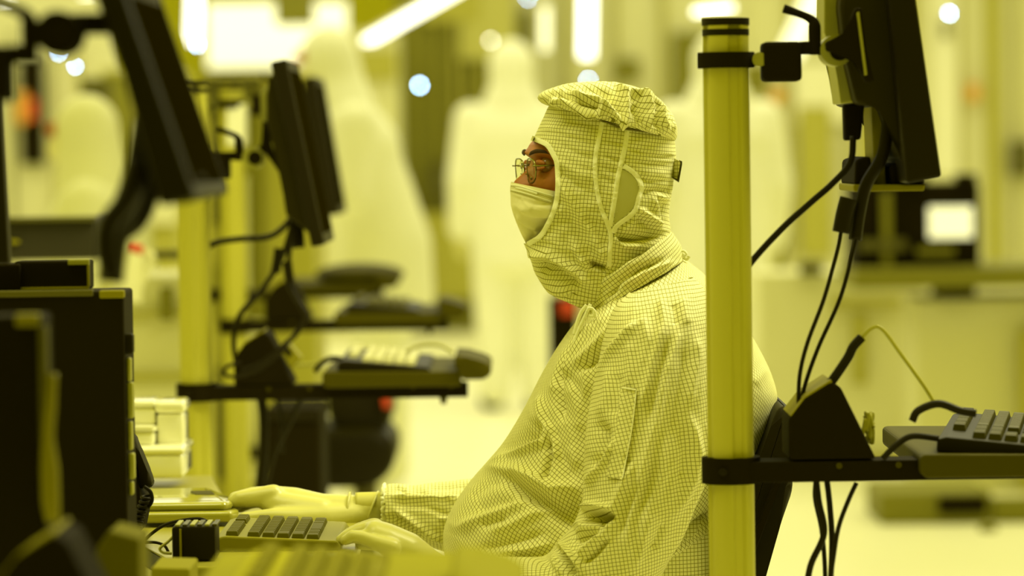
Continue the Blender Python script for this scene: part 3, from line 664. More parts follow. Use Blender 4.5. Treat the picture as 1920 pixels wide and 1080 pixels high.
# head, modelled row by row from the profile, then fused to the figure
FA = math.radians(15)
fd = np.array((-math.cos(FA), -math.sin(FA), 0)); ld = np.array((math.sin(FA), -math.cos(FA), 0))
prof = [(196, 1085), (215, 1060), (235, 1035), (250, 1016), (262, 1001), (270, 994), (278, 990), (286, 988), (293, 991), (300, 995), (308, 998), (320, 999), (335, 995), (350, 990), (370, 990), (385, 990), (400, 990), (415, 992), (430, 996), (445, 1000), (460, 998), (475, 1015), (488, 1050)]
nose = {290: 0, 297: .001, 304: .003, 312: .009, 320: .015, 330: .0215, 336: .0255, 342: .0265, 348: .024, 355: .018, 362: .010, 370: .003, 380: 0}
nk = sorted(nose)
HC = np.array(w3(1098, 330, 5.43))
def head_mesh():
    nr, nc = 190, 260
    bm = bmesh.new()
    ys = np.linspace(196, 488, nr); pf = np.interp(ys, [p[0] for p in prof], [p[1] for p in prof])
    nz = np.interp(ys, nk, [nose[k] for k in nk])
    V = []
    for i in range(nr):
        y = ys[i]; z = w3(1098, y, 5.43).z
        rf = (1098-pf[i])/1326
        vt = np.clip((y-196)/292, 0, 1); rs = .078*math.sin(math.pi*min(1, (vt*.86+.10)))**.5*(1 if y < 380 else 1-.33*(y-380)/108)
        rb = .105*math.sin(math.pi*min(1, vt*.75+.1))**.5
        row = []
        for j in range(nc):
            a = 2*math.pi*j/nc; c, s = math.cos(a), math.sin(a)
            R = rf if c > 0 else rb
            e = .82 if c > 0 else 1
            f = R*abs(c)**e*(1 if c > 0 else -1); l = rs*abs(s)**.92*(1 if s > 0 else -1)
            if c > 0:
                wn = .006+.012*max(0, min(1, (y-300)/45))
                f += nz[i]*math.exp(-(l/wn)**2)
                if 335 < y < 362: f += .004*math.exp(-((abs(l)-.014)/.006)**2)*math.sin((y-335)/27*math.pi)
                for sg in (-1, 1):
                    k = math.exp(-((l-sg*.032)/.019)**2-((y-306)/15)**2); f -= .010*k
                    k = math.exp(-((l-sg*.031)/.024)**2-((y-286)/7)**2); f += .0048*k
                    k = math.exp(-((l-sg*.046)/.02)**2-((y-345)/20)**2); f += .004*k
                    k = math.exp(-((l-sg*.033)/.014)**2-((y-322)/5)**2); f += .003*k
                    k = math.exp(-((l-sg*.030)/.016)**2-((y-331)/2.5)**2); f -= .0012*k
            p = HC+fd*f+ld*l; row.append(bm.verts.new((p[0], p[1], z)))
        V.append(row)
    for i in range(nr-1):
        for j in range(nc): bm.faces.new((V[i][j], V[i][(j+1) % nc], V[i+1][(j+1) % nc], V[i+1][j]))
    bm.faces.new(V[0]); bm.faces.new(V[-1][::-1])
    bmesh.ops.recalc_face_normals(bm, faces=bm.faces); return bm
body = blob('person', chains, .009, 8)
hb = head_mesh(); tm = bpy.data.meshes.new('t'); hb.to_mesh(tm); hb.free()
bm = bmesh.new(); bm.from_mesh(body); bm.from_mesh(tm)
person = obj('person', bm, SKIN, None, True)
tag(person, 'person seated at the desk in checked hooded coverall, face mask and glasses, typing', 'person')
def on_head(l, y, f): 
    p = HC+fd*f+ld*l; return Vector((p[0], p[1], w3(1098, y, 5.43).z))
# eyes
for sg in (1, -1):
    cpos = on_head(sg*.032, 308, .0630)
    e = obj('eyeball', sph(bmesh.new(), cpos, .0122, (1, 1, 1), 24, 16), EYEW, person, True)
    q = cpos+Vector(fd)*.0103+Vector((0, 0, -.001)); bm = bmesh.new(); sph(bm, q, .0058, (.5, 1, 1), 16, 10); obj('iris', bm, IRIS, person, True)
    b = bmesh.new()
    for hgt, dy, thick in ((1, 304, .0034), (-1, 312, .0026)):
        pts = [on_head(sg*(.032+u), dy-hgt*4*(1-(u/.017)**2)+ (2 if hgt > 0 else -1), .0655+.0118*math.sqrt(max(.05, 1-(u/.0185)**2))) for u in (-.015, -.009, 0, .009, .015)]
        tube(b, pts, thick, 8, 4, rr=[.0012, thick, thick, thick, .0014])
    obj('eyelid', b, SKIN, person, True)
    pts = [on_head(sg*l, y, f) for l, y, f in ((.014, 289, .0855), (.022, 285, .0845), (.032, 282, .0805), (.043, 283, .0735), (.051, 288, .065))]
    obj('eyebrow', tube(bmesh.new(), pts, .003, 8, 6, rr=[.0012, .0026, .0030, .0024, .001]), BROW, person, True)
# ---------- glasses
gl = None
GA = math.radians(14.7); gf = Vector((-math.cos(GA), -math.sin(GA), 0)); gs = Vector((math.sin(GA), -math.cos(GA), 0))
gc = W(980, 309, 5.405)+Vector((0, 0, 0))
frame = bmesh.new(); lens_b = bmesh.new(); firstrim = None
def rim_pts(c, n=44, a=.0235, b=.0172):
    out = []
    for k in range(n):
        t = 2*math.pi*k/n; x = a*math.copysign(abs(math.cos(t))**.75, math.cos(t)); z = b*math.copysign(abs(math.sin(t))**.75, math.sin(t))
        if z < 0: x *= .93
        out.append(c+gs*x+Vector((0, 0, z))-gf*(.0022*(x/a)**2)+gf*.0007*z/b)
    return out
cs = [gc+gs*.0315*sg-Vector((0, 0, .0085)) for sg in (1, -1)]
for i, sg in enumerate((1, -1)):
    rp = rim_pts(cs[i]-gf*(.0025)); tube(frame, rp, .0011, 8, closed=True)
    L = [lens_b.verts.new(p-gf*.0004) for p in rim_pts(cs[i]-gf*.0025, a=.0229, b=.0166)]; lens_b.faces.new(L)
    L2 = [lens_b.verts.new(p+gf*.0009) for p in rim_pts(cs[i]-gf*.0025, a=.0229, b=.0166)]; lens_b.faces.new(L2[::-1])
    for k in range(44): lens_b.faces.new((L[k], L[(k+1) % 44], L2[(k+1) % 44], L2[k]))
    # nose pad
    tube(frame, [cs[i]-gs*sg*.019-Vector((0, 0, .004)), cs[i]-gs*sg*.017-gf*.006-Vector((0, 0, .007)), cs[i]-gs*sg*.015-gf*.008-Vector((0, 0, .010))], .0007, 6)
    sph(frame, cs[i]-gs*sg*.0145-gf*.008-Vector((0, 0, .011)), .003, (.5, .5, 1), 8, 6)
tube(frame, [cs[0]-gs*.0225+Vector((0, 0, .004)), gc+gf*.002-Vector((0, 0, .002)), cs[1]+gs*.0225+Vector((0, 0, .004))], .0011, 8)
obj('glasses_frame', frame, STEEL, person, True)
b = bmesh.new()
for i, sg in enumerate((1, -1)):
    a = cs[i]+gs*sg*.0232+Vector((0, 0, .007)); e = a+Vector((.118*math.cos(math.radians(8)), -.118*math.sin(math.radians(8))*0, 0))+gs*0
    e = a-gf*.11+gs*sg*.010
    tube(b, [a, a+gs*sg*.003-gf*.003, a-gf*.02+gs*sg*.0045, a-gf*.06+gs*sg*.007, e], .0011, 8)
obj('glasses_temple', b, STEEL, person, True)
obj('lens', lens_b, LENS, person)
# ---------- face mask
mrings = [(958, 341, 1080, 366, .058, 5.40, 1.0), (956.5, 352, 1080, 372, .060, 5.40, 1.0), (957, 368, 1080, 385, .061, 5.40, 1.0), (958.5, 388, 1080, 400, .061, 5.40, 1.0), (966, 412, 1078, 420, .046, 5.405, 1.0), (976, 436, 1070, 440, .034, 5.41, .95), (986, 456, 1060, 456, .018, 5.42, .9)]
mf = [([(972, 388), (1000, 402), (1040, 404)], 5, 3), ([(968, 372), (1000, 384), (1034, 380)], 4, -2), ([(968, 402), (985, 418), (1012, 430)], 4, 3), ([(968, 415), (985, 430), (1005, 440)], 4, -2.5), ([(975, 372), (1000, 392)], 4, 2), ([(960, 360), (1035, 380)], 2, -1.2)]
P, u, vv = loft(mrings, 110, 200, mf, [(15, 40, 9, .6, 3)])
bm = grid_mesh(bmesh.new(), P, u, vv); mtree = bvh_of(bm); mask = obj('face_mask', bm, MASKM, person, True)
b = bmesh.new(); strap(b, mtree, [(958, 346), (975, 349), (1000, 357), (1038, 368)], 3.0, .0016); strap(b, mtree, [(958, 356), (975, 360), (1000, 367), (1034, 378)], 2.6, .0014)
obj('mask_hem', b, WHITE, mask, False)
b = bmesh.new(); strap(b, mtree, [(966, 351.5), (985, 356), (1007, 363)], 3.5, .0018); obj('nose_wire_cover', b, WHITE, mask)
b = bmesh.new()
for (x0, y0, x1, y1) in ((958, 349, 1036, 373), (957, 358.5, 1034, 382)):
    for k in range(26):
        t0, t1 = k/26, (k+.55)/26
        a = hit(mtree, x0+(x1-x0)*t0, y0+(y1-y0)*t0**1.15, .002); c = hit(mtree, x0+(x1-x0)*t1, y0+(y1-y0)*t1**1.15, .002)
        if a and c: tube(b, [a, c], .0004, 5, 1)
obj('mask_stitching', b, mat('stitch_thread', (.30, .27, .06), .8), mask)
# ---------- hood
hr = [(1050, 182, 1240, 196, .060, 5.425, .9), (1030, 198, 1258, 222, .080, 5.425, .88), (1018, 222, 1264, 258, .092, 5.425, .86), (1004, 252, 1267, 292, .097, 5.425, .84), (990, 285, 1264, 325, .099, 5.425, .84), (980, 320, 1261, 352, .100, 5.425, .84), (972, 355, 1256, 380, .100, 5.425, .84), (971, 395, 1254, 405, .098, 5.425, .84), (969, 430, 1257, 430, .094, 5.425, .84), (983, 459, 1255, 450, .090, 5.42, .84), (995, 488, 1248, 478, .086, 5.42, .86), (1003, 512, 1230, 510, .083, 5.42, .88), (1018, 535, 1200, 540, .078, 5.42, .9), (1036, 554, 1170, 570, .064, 5.42, .95), (1060, 565, 1130, 590, .035, 5.42, 1.0)]
hf = [([(1046, 335), (1063, 360), (1078, 385), (1107, 429), (1138, 495)], 8, 11), ([(1040, 420), (1065, 410), (1095, 455), (1118, 487)], 9, -3), ([(1090, 400), (1112, 425), (1136, 470)], 7, -6),
      ([(985, 476), (1029, 477), (1062, 498), (1098, 526), (1112, 532)], 6, 10), ([(995, 500), (1030, 500), (1060, 521), (1085, 538)], 12, -10), ([(1000, 530), (1030, 545), (1070, 550)], 8, 5), ([(1030, 553), (1060, 557), (1085, 548)], 3, -3),
      ([(1104, 493), (1120, 500), (1137, 505)], 5, -14), ([(1085, 480), (1105, 500), (1132, 510)], 4, 5), ([(1075, 455), (1093, 490), (1108, 525)], 7, 4), ([(1055, 440), (1078, 490), (1098, 520)], 7, -3),
      ([(1155, 446), (1185, 449), (1240, 443)], 6, -12), ([(1152, 440), (1158, 452), (1168, 460), (1200, 460)], 3, 7), ([(1195, 391), (1215, 405), (1240, 425)], 5, 6), ([(1190, 400), (1215, 425), (1235, 435)], 6, -4), ([(1195, 395), (1185, 420), (1165, 440)], 5, 3),
      ([(1046, 300), (1070, 318), (1110, 335)], 7, 3), ([(1046, 318), (1075, 345), (1115, 365)], 7, -3), ([(1050, 270), (1085, 290), (1120, 300)], 6, -3), ([(1130, 290), (1165, 305)], 6, -3), ([(1125, 310), (1160, 322)], 6, -3), ([(1125, 330), (1155, 345)], 5, -3), ([(1130, 300), (1165, 313)], 4, 3), ([(1140, 262), (1172, 272)], 5, -2.5),
      ([(1180, 275), (1215, 290), (1262, 296)], 5, -2.5), ([(1185, 300), (1220, 308), (1256, 312)], 6, -3), ([(1190, 330), (1220, 340), (1250, 338)], 5, -3), ([(1200, 365), (1235, 355), (1255, 362)], 7, -4), ([(1232, 365), (1245, 372), (1258, 358)], 4, 5), ([(1245, 378), (1242, 400), (1236, 420)], 4, -4), ([(1225, 370), (1232, 400), (1236, 425)], 4, 3),
      ([(1020, 215), (1060, 222), (1130, 240)], 8, -3), ([(1015, 240), (1060, 248), (1120, 262)], 5, 2), ([(1010, 380), (1060, 400)], 5, 2), ([(1040, 250), (1090, 262), (1120, 268)], 6, -2)]
OPEN = [(994, 262), (1007, 266.5), (1021, 275), (1032, 290), (1038, 303), (1040, 323), (1040.5, 345), (1039, 368), (1034, 391), (1023, 418), (1007, 440), (984, 455)]
OY = [p[1] for p in OPEN]; OX = [p[0] for p in OPEN]
def hcut(x, y, p):
    return 260.5 < y < 456 and x < np.interp(y, OY, OX)+2
P, u, vv = loft(hr, 330, 460, hf, [(8, 60, 11, .8, 1), (-35, 70, 30, .7, 2)], rot=-7)
htree = bvh_of(grid_mesh(bmesh.new(), P, u, vv)); bm = grid_mesh(bmesh.new(), P, u, vv, hcut); hood = obj('hood', bm, FAB, person, True)
b = bmesh.new(); strap(b, htree, [(x+5.5*(1 if 270 < y else .5), y-(3 if y < 290 else 0)+(3 if y > 430 else 0)) for x, y in OPEN], 9.5, .002)
obj('face_opening_binding', b, TAPE, hood)
for nm, pts, wd in (('hood_tape', [(1129, 229), (1123, 260), (1117, 290), (1116, 320), (1119, 355), (1127, 390), (1137, 415), (1145, 440), (1144, 470), (1142, 500)], 8.5),
                    ('ear_window_binding', [(1169, 311), (1185, 321), (1197, 335), (1203, 352), (1198, 370), (1192, 392), (1180, 406), (1163, 418), (1153, 428), (1150, 437)], 9),):
    b = bmesh.new(); strap(b, htree, pts, wd, .0022); obj(nm, b, TAPE, hood)
b = bmesh.new(); strap(b, htree, [(1176, 244), (1172, 275), (1166, 300), (1158, 335), (1153, 370), (1147, 405), (1144, 425)], 9, .0018); obj('gathered_seam', b, TAPE, hood)
# sheer ear window
wpts = [(1163, 318), (1173, 319), (1187, 329), (1196, 343), (1199, 354), (1194, 370), (1187, 390), (1172, 405), (1158, 416), (1151, 420), (1154, 390), (1158, 355)]
b = bmesh.new(); c0 = b.verts.new(hit(htree, 1173, 365, .0012)); ring = [b.verts.new(hit(htree, x, y, .0010)) for x, y in wpts]
mid = [b.verts.new(hit(htree, 1173+(x-1173)*.55, 365+(y-365)*.55, .0012)) for x, y in wpts]
for k in range(len(ring)):
    k2 = (k+1) % len(ring); b.faces.new((ring[k], ring[k2], mid[k2], mid[k])); b.faces.new((mid[k], mid[k2], c0))
obj('ear_window', b, SHEER, hood, True)
# back adjuster tab with buckle
b = prism(bmesh.new(), [W(1255, 292, 5.40), W(1266, 298, 5.39), W(1277, 303, 5.385), W(1270, 337, 5.385), W(1261, 333, 5.39), W(1253, 328, 5.40)], (0, .035, 0), .001)
uvl = b.loops.layers.uv.verify()
for f in b.faces:
    for l in f.loops: l[uvl].uv = (l.vert.co.x, l.vert.co.z)
tabo = obj('adjuster_tab', b, FAB, hood)
obj('buckle', prism(bmesh.new(), [W(1274, 300, 5.38), W(1279, 302, 5.38), W(1279, 309, 5.38), W(1273, 342, 5.38), W(1260, 333, 5.38), W(1261, 331, 5.38), W(1271, 337, 5.38), W(1277, 308, 5.38)], (0, .03, 0), .0004, 1), STEELD, hood)
# ---------- cap crown sewn on top of the hood
cr = [(1048, 204, 1255, 250, .088, 5.425, .9), (1030, 199, 1264, 263, .098, 5.425, .86), (1014, 192, 1269, 256, .106, 5.425, .82), (1008, 182, 1269, 240, .108, 5.425, .8), (1018, 172, 1262, 222, .104, 5.425, .8), (1038, 164, 1247, 199, .094, 5.425, .82), (1063, 157, 1225, 177, .076, 5.425, .86), (1095, 153.5, 1192, 163, .050, 5.425, .92), (1125, 152.5, 1160, 155, .020, 5.425, 1)]
cf = [([(1030, 192), (1055, 188), (1075, 197), (1103, 212), (1118, 218)], 4, 8), ([(1070, 177), (1095, 184), (1131, 191)], 4, 7), ([(1131, 191), (1160, 219), (1172, 236)], 4, 9), ([(1131, 191), (1127, 205), (1124, 218)], 4, 8),
      ([(1083, 193), (1108, 199), (1124, 200)], 5, -8), ([(1125, 175), (1150, 195), (1168, 215)], 6, -6), ([(1152, 156), (1174, 183), (1178, 217), (1170, 238)], 4, 8), ([(1168, 177), (1203, 181), (1219, 207), (1217, 240)], 4, 9), ([(1185, 195), (1195, 215), (1200, 238)], 9, -7),
      ([(1203, 181), (1235, 201), (1250, 247)], 4, 8), ([(1225, 215), (1236, 240)], 6, -7), ([(1235, 175), (1256, 210), (1262, 250)], 5, 6), ([(1246, 210), (1252, 235)], 4, -6), ([(1060, 165), (1110, 160), (1150, 166)], 6, 3), ([(1140, 222), (1155, 235)], 5, -5), ([(1045, 182), (1070, 186)], 5, -5), ([(1085, 165), (1130, 172), (1150, 180)], 6, -4), ([(1035, 172), (1060, 170)], 5, 3), ([(1100, 225), (1140, 236), (1180, 247), (1262, 262)], 3, -6), ([(1012, 185), (1026, 196), (1030, 188)], 3, -4)]
P, u, vv = loft(cr, 150, 460, cf, [(30, 44, 20, .8, 8)], rot=-24)
bm = grid_mesh(bmesh.new(), P, u, vv, None, 0, (False, True)); ctree = bvh_of(bm); capo = obj('cap_crown', bm, FAB, hood if False else person, True)
b = bmesh.new(); pts = [hit(htree, x, y, .0022) for x, y in ((1122, 222), (1150, 234), (1168, 240), (1190, 244), (1215, 247), (1232, 250), (1246, 254), (1262, 258))]
tube(b, [p for p in pts if p], .0012, 6); obj('cap_seam', b, mat('seam_thread', (.16, .14, .02), .8), hood, True)
# ---------- coverall torso
tr = [(1103, 560, 1270, 478, .070, 5.43, .95), (1098, 578, 1284, 486, .085, 5.43, .92), (1085, 597, 1320, 514, .165, 5.43, .9), (1064, 625, 1352, 548, .195, 5.43, .88), (1040, 660, 1385, 592, .205, 5.43, .88), (1014, 705, 1418, 645, .205, 5.43, .88), (990, 752, 1443, 695, .200, 5.43, .88), (966, 795, 1456, 742, .196, 5.43, .88), (940, 835, 1450, 790, .195, 5.43, .88), (912, 868, 1425, 845, .195, 5.43, .88), (880, 905, 1395, 895, .200, 5.43, .86), (852, 945, 1365, 940, .205, 5.43, .84), (834, 985, 1345, 985, .21, 5.43, .84), (831, 1015, 1328, 1028, .21, 5.43, .84), (836, 1050, 1312, 1075, .21, 5.43, .86), (850, 1100, 1305, 1130, .20, 5.43, .88), (900, 1150, 1310, 1200, .19, 5.43, .9), (1050, 1200, 1315, 1260, .18, 5.43, .9)]
tf = [([(922, 884), (955, 893), (987, 922), (1038, 952), (1088, 988)], 11, -17), ([(905, 876), (964, 886), (1005, 905), (1035, 922), (1078, 915)], 9, 13), ([(913, 873), (946, 852), (981, 845), (1017, 830), (1024, 812)], 6, 11), ([(930, 845), (965, 832), (1000, 815), (1020, 795)], 13, -16),
      ([(860, 993), (904, 974), (940, 962), (990, 940)], 8, 7), ([(919, 999), (958, 986), (1005, 962), (1040, 950)], 8, 6), ([(890, 955), (930, 940), (965, 935)], 10, -6), ([(900, 985), (950, 970)], 6, -5), ([(845, 1000), (865, 950), (895, 905)], 12, 6), ([(885, 935), (915, 905), (935, 900)], 8, -5),
      ([(1023, 820), (1030, 850), (1018, 900)], 4, -10), ([(1026, 790), (1040, 830), (1043, 862)], 5, 7), ([(1010, 740), (1018, 790), (1022, 825)], 6, 8), ([(1032, 800), (1050, 850), (1078, 900)], 8, -6), ([(1058, 780), (1070, 830), (1085, 880)], 8, 5), ([(1045, 740), (1060, 800), (1072, 850)], 8, -4), ([(1070, 720), (1085, 770), (1088, 810)], 8, 4),
      ([(1045, 716), (1056, 690), (1067, 660), (1080, 630), (1100, 600)], 4.5, -14), ([(1057, 712), (1071, 668), (1093, 628), (1118, 600)], 6, 9), ([(1046, 655), (1060, 625), (1085, 592)], 4, 6), ([(1035, 740), (1042, 700), (1060, 650)], 6, 5),
      ([(1060, 700), (1085, 730), (1098, 760)], 7, -3), ([(1090, 695), (1135, 650), (1172, 610)], 6, -11), ([(1075, 690), (1115, 650), (1165, 600)], 7, 6), ([(1097, 690), (1100, 720), (1092, 760)], 7, 4), ([(1120, 610), (1135, 590), (1150, 560)], 6, 3),
      ([(990, 745), (1000, 790), (1000, 830)], 9, 3), ([(1050, 700), (1048, 740), (1050, 780)], 5, -6), ([(1060, 940), (1085, 960), (1095, 1000)], 12, -10), ([(940, 1035), (990, 1030), (1030, 1020)], 5, 6), ([(900, 1030), (950, 1020), (1020, 1000)], 7, -5),
      ([(1275, 1009), (1305, 985), (1340, 960)], 5, -12), ([(1250, 1040), (1300, 1010), (1340, 985)], 7, 6), ([(1260, 1070), (1300, 1045)], 6, -5), ([(1320, 560), (1335, 600)], 7, -4), ([(1410, 720), (1440, 690)], 10, 2)]
P, u, vv = loft(tr, 420, 560, tf, [(60, 140, 44, .5, 4)], rot=-33)
bm = grid_mesh(bmesh.new(), P, u, vv, None, .002); ttree = bvh_of(bm)
# near sleeve
sr = [(1180, 548, 1300, 520, .050, 5.30, .9), (1150, 580, 1322, 545, .085, 5.285, .9), (1132, 625, 1336, 590, .100, 5.265, .88), (1122, 680, 1346, 655, .104, 5.25, .88), (1110, 735, 1350, 725, .104, 5.235, .88), (1101, 790, 1346, 790, .102, 5.225, .88), (1096, 845, 1334, 850, .100, 5.215, .88), (1094, 900, 1318, 905, .097, 5.21, .88), (1090, 945, 1300, 950, .094, 5.205, .88), (1074, 985, 1278, 1000, .092, 5.2, .9), (1052, 1010, 1255, 1048, .090, 5.2, .9), (1036, 1030, 1225, 1100, .088, 5.2, .9), (1022, 1042, 1160, 1165, .082, 5.2, .92), (1005, 1045, 1060, 1165, .075, 5.2, .95), (960, 1045, 985, 1150, .066, 5.2, .95), (900, 1044, 905, 1130, .055, 5.2, 1), (845, 1046, 850, 1105, .042, 5.2, 1)]
sf = [([(1109, 713), (1126, 688), (1144, 662), (1175, 628), (1200, 605)], 6, 7), ([(1091, 790), (1100, 740), (1112, 715)], 5, 5), ([(1238, 615), (1233, 651), (1224, 678), (1213, 729), (1198, 765)], 6, 5), ([(1271, 633), (1260, 664), (1249, 700), (1240, 740), (1232, 790), (1222, 819), (1207, 873), (1193, 926), (1178, 979), (1179, 1030)], 6, 8),
      ([(1255, 640), (1240, 690), (1228, 740), (1215, 790)], 6, -5), ([(1304, 633), (1307, 673), (1298, 718), (1290, 760)], 7, 5), ([(1285, 650), (1280, 700), (1268, 760), (1255, 820)], 8, -4), ([(1190, 870), (1172, 905), (1154, 950), (1135, 1010)], 7, 9), ([(1200, 900), (1182, 950), (1165, 1000)], 5, -7), ([(1246, 834), (1240, 893), (1222, 938), (1200, 1000)], 7, 4),
      ([(1232, 860), (1218, 910), (1200, 960)], 6, -4), ([(1293, 778), (1308, 849), (1299, 902), (1270, 960)], 7, 5), ([(1275, 800), (1285, 850), (1275, 900)], 8, -4), ([(1326, 800), (1323, 855), (1311, 914), (1293, 953), (1273, 1009), (1246, 1050)], 5, 6),
      ([(1160, 700), (1155, 740), (1150, 780)], 8, -4), ([(1120, 790), (1130, 810), (1125, 850), (1108, 880)], 10, -10), ([(1108, 760), (1104, 800), (1098, 850)], 5, 4), ([(1150, 830), (1135, 860), (1108, 895), (1098, 910)], 6, 8), ([(1098, 905), (1100, 940), (1096, 960)], 5, 5),
      ([(1100, 955), (1120, 950), (1148, 956)], 5, 13), ([(1106, 972), (1125, 966), (1146, 970)], 6, -24), ([(1125, 985), (1140, 975), (1150, 960)], 6, -12), ([(1050, 1000), (1075, 985), (1105, 985)], 6, 9), ([(1040, 1015), (1061, 1030), (1075, 1045), (1092, 1068)], 4, 11), ([(1038, 1040), (1042, 1060), (1055, 1080)], 5, 5), ([(1050, 1025), (1065, 1050), (1075, 1080)], 5, -9),
      ([(1080, 1000), (1110, 990), (1130, 985)], 5, 5), ([(1078, 1015), (1105, 1005), (1125, 1000)], 4, -6), ([(1085, 1040), (1110, 1020), (1128, 1000)], 5, 7), ([(1095, 1055), (1120, 1035), (1140, 1010)], 4, -8), ([(1180, 870), (1170, 850)], 4, -3), ([(1205, 590), (1215, 640), (1205, 690)], 7, 2.5), ([(1180, 640), (1182, 700), (1178, 730)], 6, 3),
      ([(1140, 690), (1138, 740), (1125, 780)], 7, 3), ([(1225, 960), (1205, 1010), (1195, 1060)], 7, 4), ([(1245, 980), (1225, 1030)], 7, -4), ([(1240, 560), (1245, 610), (1242, 640)], 6, 3), ([(1280, 560), (1290, 610)], 8, 3), ([(1262, 570), (1268, 610)], 6, -3)]
P, u, vv = loft(sr, 420, 400, sf, [(104, 150, 24, .8, 14), (75, 120, 44, .5, 16)], rot=8)
grid_mesh(bm, P, u, vv, None, .0013)
sb = grid_mesh(bmesh.new(), P, u, vv); stree = bvh_of(sb)
# far sleeve
fr = [(722, 920, 722, 990, .030, 5.58, 1), (726, 909, 727, 992, .044, 5.58, 1), (745, 907, 748, 1002, .050, 5.58, 1), (775, 910, 780, 1012, .055, 5.58, 1), (812, 905, 820, 1030, .06, 5.58, 1), (860, 900, 868, 1045, .065, 5.58, 1), (920, 890, 930, 1060, .075, 5.58, 1), (990, 850, 1030, 1040, .085, 5.58, 1), (1040, 780, 1120, 980, .085, 5.58, 1), (1090, 680, 1220, 850, .09, 5.58, 1), (1150, 600, 1280, 700, .08, 5.55, 1)]
ff = [([(735, 931), (790, 935), (840, 936), (870, 933)], 3, 5), ([(740, 945), (800, 950), (850, 968)], 5, -4), ([(741, 958), (765, 972), (800, 995), (835, 1018)], 4, 6), ([(738, 968), (765, 985), (795, 1010)], 6, -6), ([(750, 920), (765, 928), (800, 925)], 4, -3), ([(745, 912), (765, 918)], 4, 4), ([(800, 915), (850, 912), (880, 908)], 5, -3), ([(820, 972), (860, 975)], 3, 4), ([(835, 935), (850, 942), (880, 936)], 3, 3)]
P, u, vv = loft(fr, 260, 200, ff, [(5, 60, 12, 1.2, 24)], rot=2)
grid_mesh(bm, P, u, vv)
# trousers (below the frame) fused to the same garment
tq = []
for s in (-1, 1):
    tq.append([(v(hx+.02, Yc+s*.09, .56), .105), (v(kneex, Yc+s*.12, .575), .083), (v(kneex+.03, Yc+s*.12, .32), .078), (v(kneex+.04, Yc+s*.12, .12), .07)])
tq.append([(v(hx, Yc, .60), (.13, .19, .12)), (v(hx-.02, Yc, .72), (.16, .18, .1))])
tro = blob('tro', tq, .012, 8)
b2 = bmesh.new(); b2.from_mesh(tro); uvl2 = b2.loops.layers.uv.verify()
for f in b2.faces:
    for l in f.loops: c = l.vert.co; l[uvl2].uv = (c.x if abs(f.normal.x) < .7 else c.y, c.z if abs(f.normal.z) < .7 else c.y)
tm2 = bpy.data.meshes.new('t2'); b2.to_mesh(tm2); b2.free(); bm.from_mesh(tm2)
cover = obj('coverall', bm, FAB, person, True)
# elastic cuff ruffle
b = bmesh.new(); ring = []
for k in range(70):
    a = 2*math.pi*k/70; wob = .0025*math.sin(k*2.6)+.0012*math.sin(k*5.1)
    c = W(723, 948, 5.58); ring.append(c+Vector((-.002+.002*math.sin(k*1.9)-.012*math.cos(a)*0, -math.cos(a)*(.036+wob), math.sin(a)*(.027+wob))))
tube(b, ring, .0032, 8, closed=True); obj('elastic_cuff', b, TAPE, cover, True)
# sleeve pen pocket
b = bmesh.new(); strap(b, stree, [(1179, 728), (1174, 780), (1168, 820), (1160, 860), (1152, 896)], 30, .004, 14, .003)
uvl = b.loops.layers.uv.verify()
for f in b.faces:
    for l in f.loops: l[uvl].uv = (l.vert.co.x+.25*l.vert.co.z, l.vert.co.z-.25*l.vert.co.x)
obj('sleeve_pocket', b, FAB, cover)
b = bmesh.new(); strap(b, stree, [(1193, 732), (1188, 780), (1182, 820), (1174, 862), (1167, 896)], 2.2, .0065, 14)
strap(b, stree, [(1166, 727), (1192, 731)], 3, .0065, 6); obj('pocket_stitching', b, TAPE, cover)
# collar: band wrapped round the hood
kr = [(1096, 588, 1281, 487, .088, 5.425, .9), (1094, 575, 1280, 476, .088, 5.425, .9), (1092, 563, 1276, 460, .087, 5.425, .9), (1090, 553, 1266, 444, .086, 5.425, .9), (1088, 547, 1259, 435, .084, 5.425, .9), (1093, 550, 1252, 440, .078, 5.425, .9)]
kf = [([(1140, 560), (1165, 530), (1200, 505), (1240, 490)], 4, -6), ([(1120, 575), (1150, 545), (1190, 512)], 5, 4), ([(1105, 560), (1140, 525), (1200, 485)], 7, 2), ([(1180, 528), (1220, 505), (1260, 490)], 4, 4), ([(1112, 585), (1135, 560), (1160, 535)], 4, -4)]
kr = [(a[0], a[1], a[2], a[3], a[4]+.012, a[5], a[6]) for a in kr]
P, u, vv = loft(kr, 70, 420, kf, [(-30, 50, 12, 1.0, 31)], rot=35)
bm = grid_mesh(bmesh.new(), P, u, vv, None, .001); ktree = bvh_of(bm); obj('collar', bm, FAB, cover, True)
# drawstrings at the throat and the knot at the nape
b = bmesh.new(); Q = lambda l, d: [W(x, y, d) for x, y in l]
tube(b, Q([(1100, 572), (1090, 585), (1082, 605), (1076, 628)], 5.30), .0026, 8); tube(b, Q([(1107, 570), (1098, 590), (1088, 612), (1079, 635), (1075, 655)], 5.295), .0024, 8)
tube(b, Q([(1100, 585), (1104, 578), (1112, 580), (1113, 592), (1104, 592)], 5.29), .002, 8); tube(b, Q([(1106, 578), (1115, 583), (1117, 596)], 5.29), .0018, 8)
obj('drawstring', b, TAPE, cover, True)
b = bmesh.new(); tube(b, Q([(1272, 478), (1280, 471), (1286, 476), (1282, 482), (1288, 486), (1292, 480)], 5.40), .0024, 8); sph(b, W(1280, 478, 5.40), .0045); obj('nape_knot', b, TAPE, cover, True)
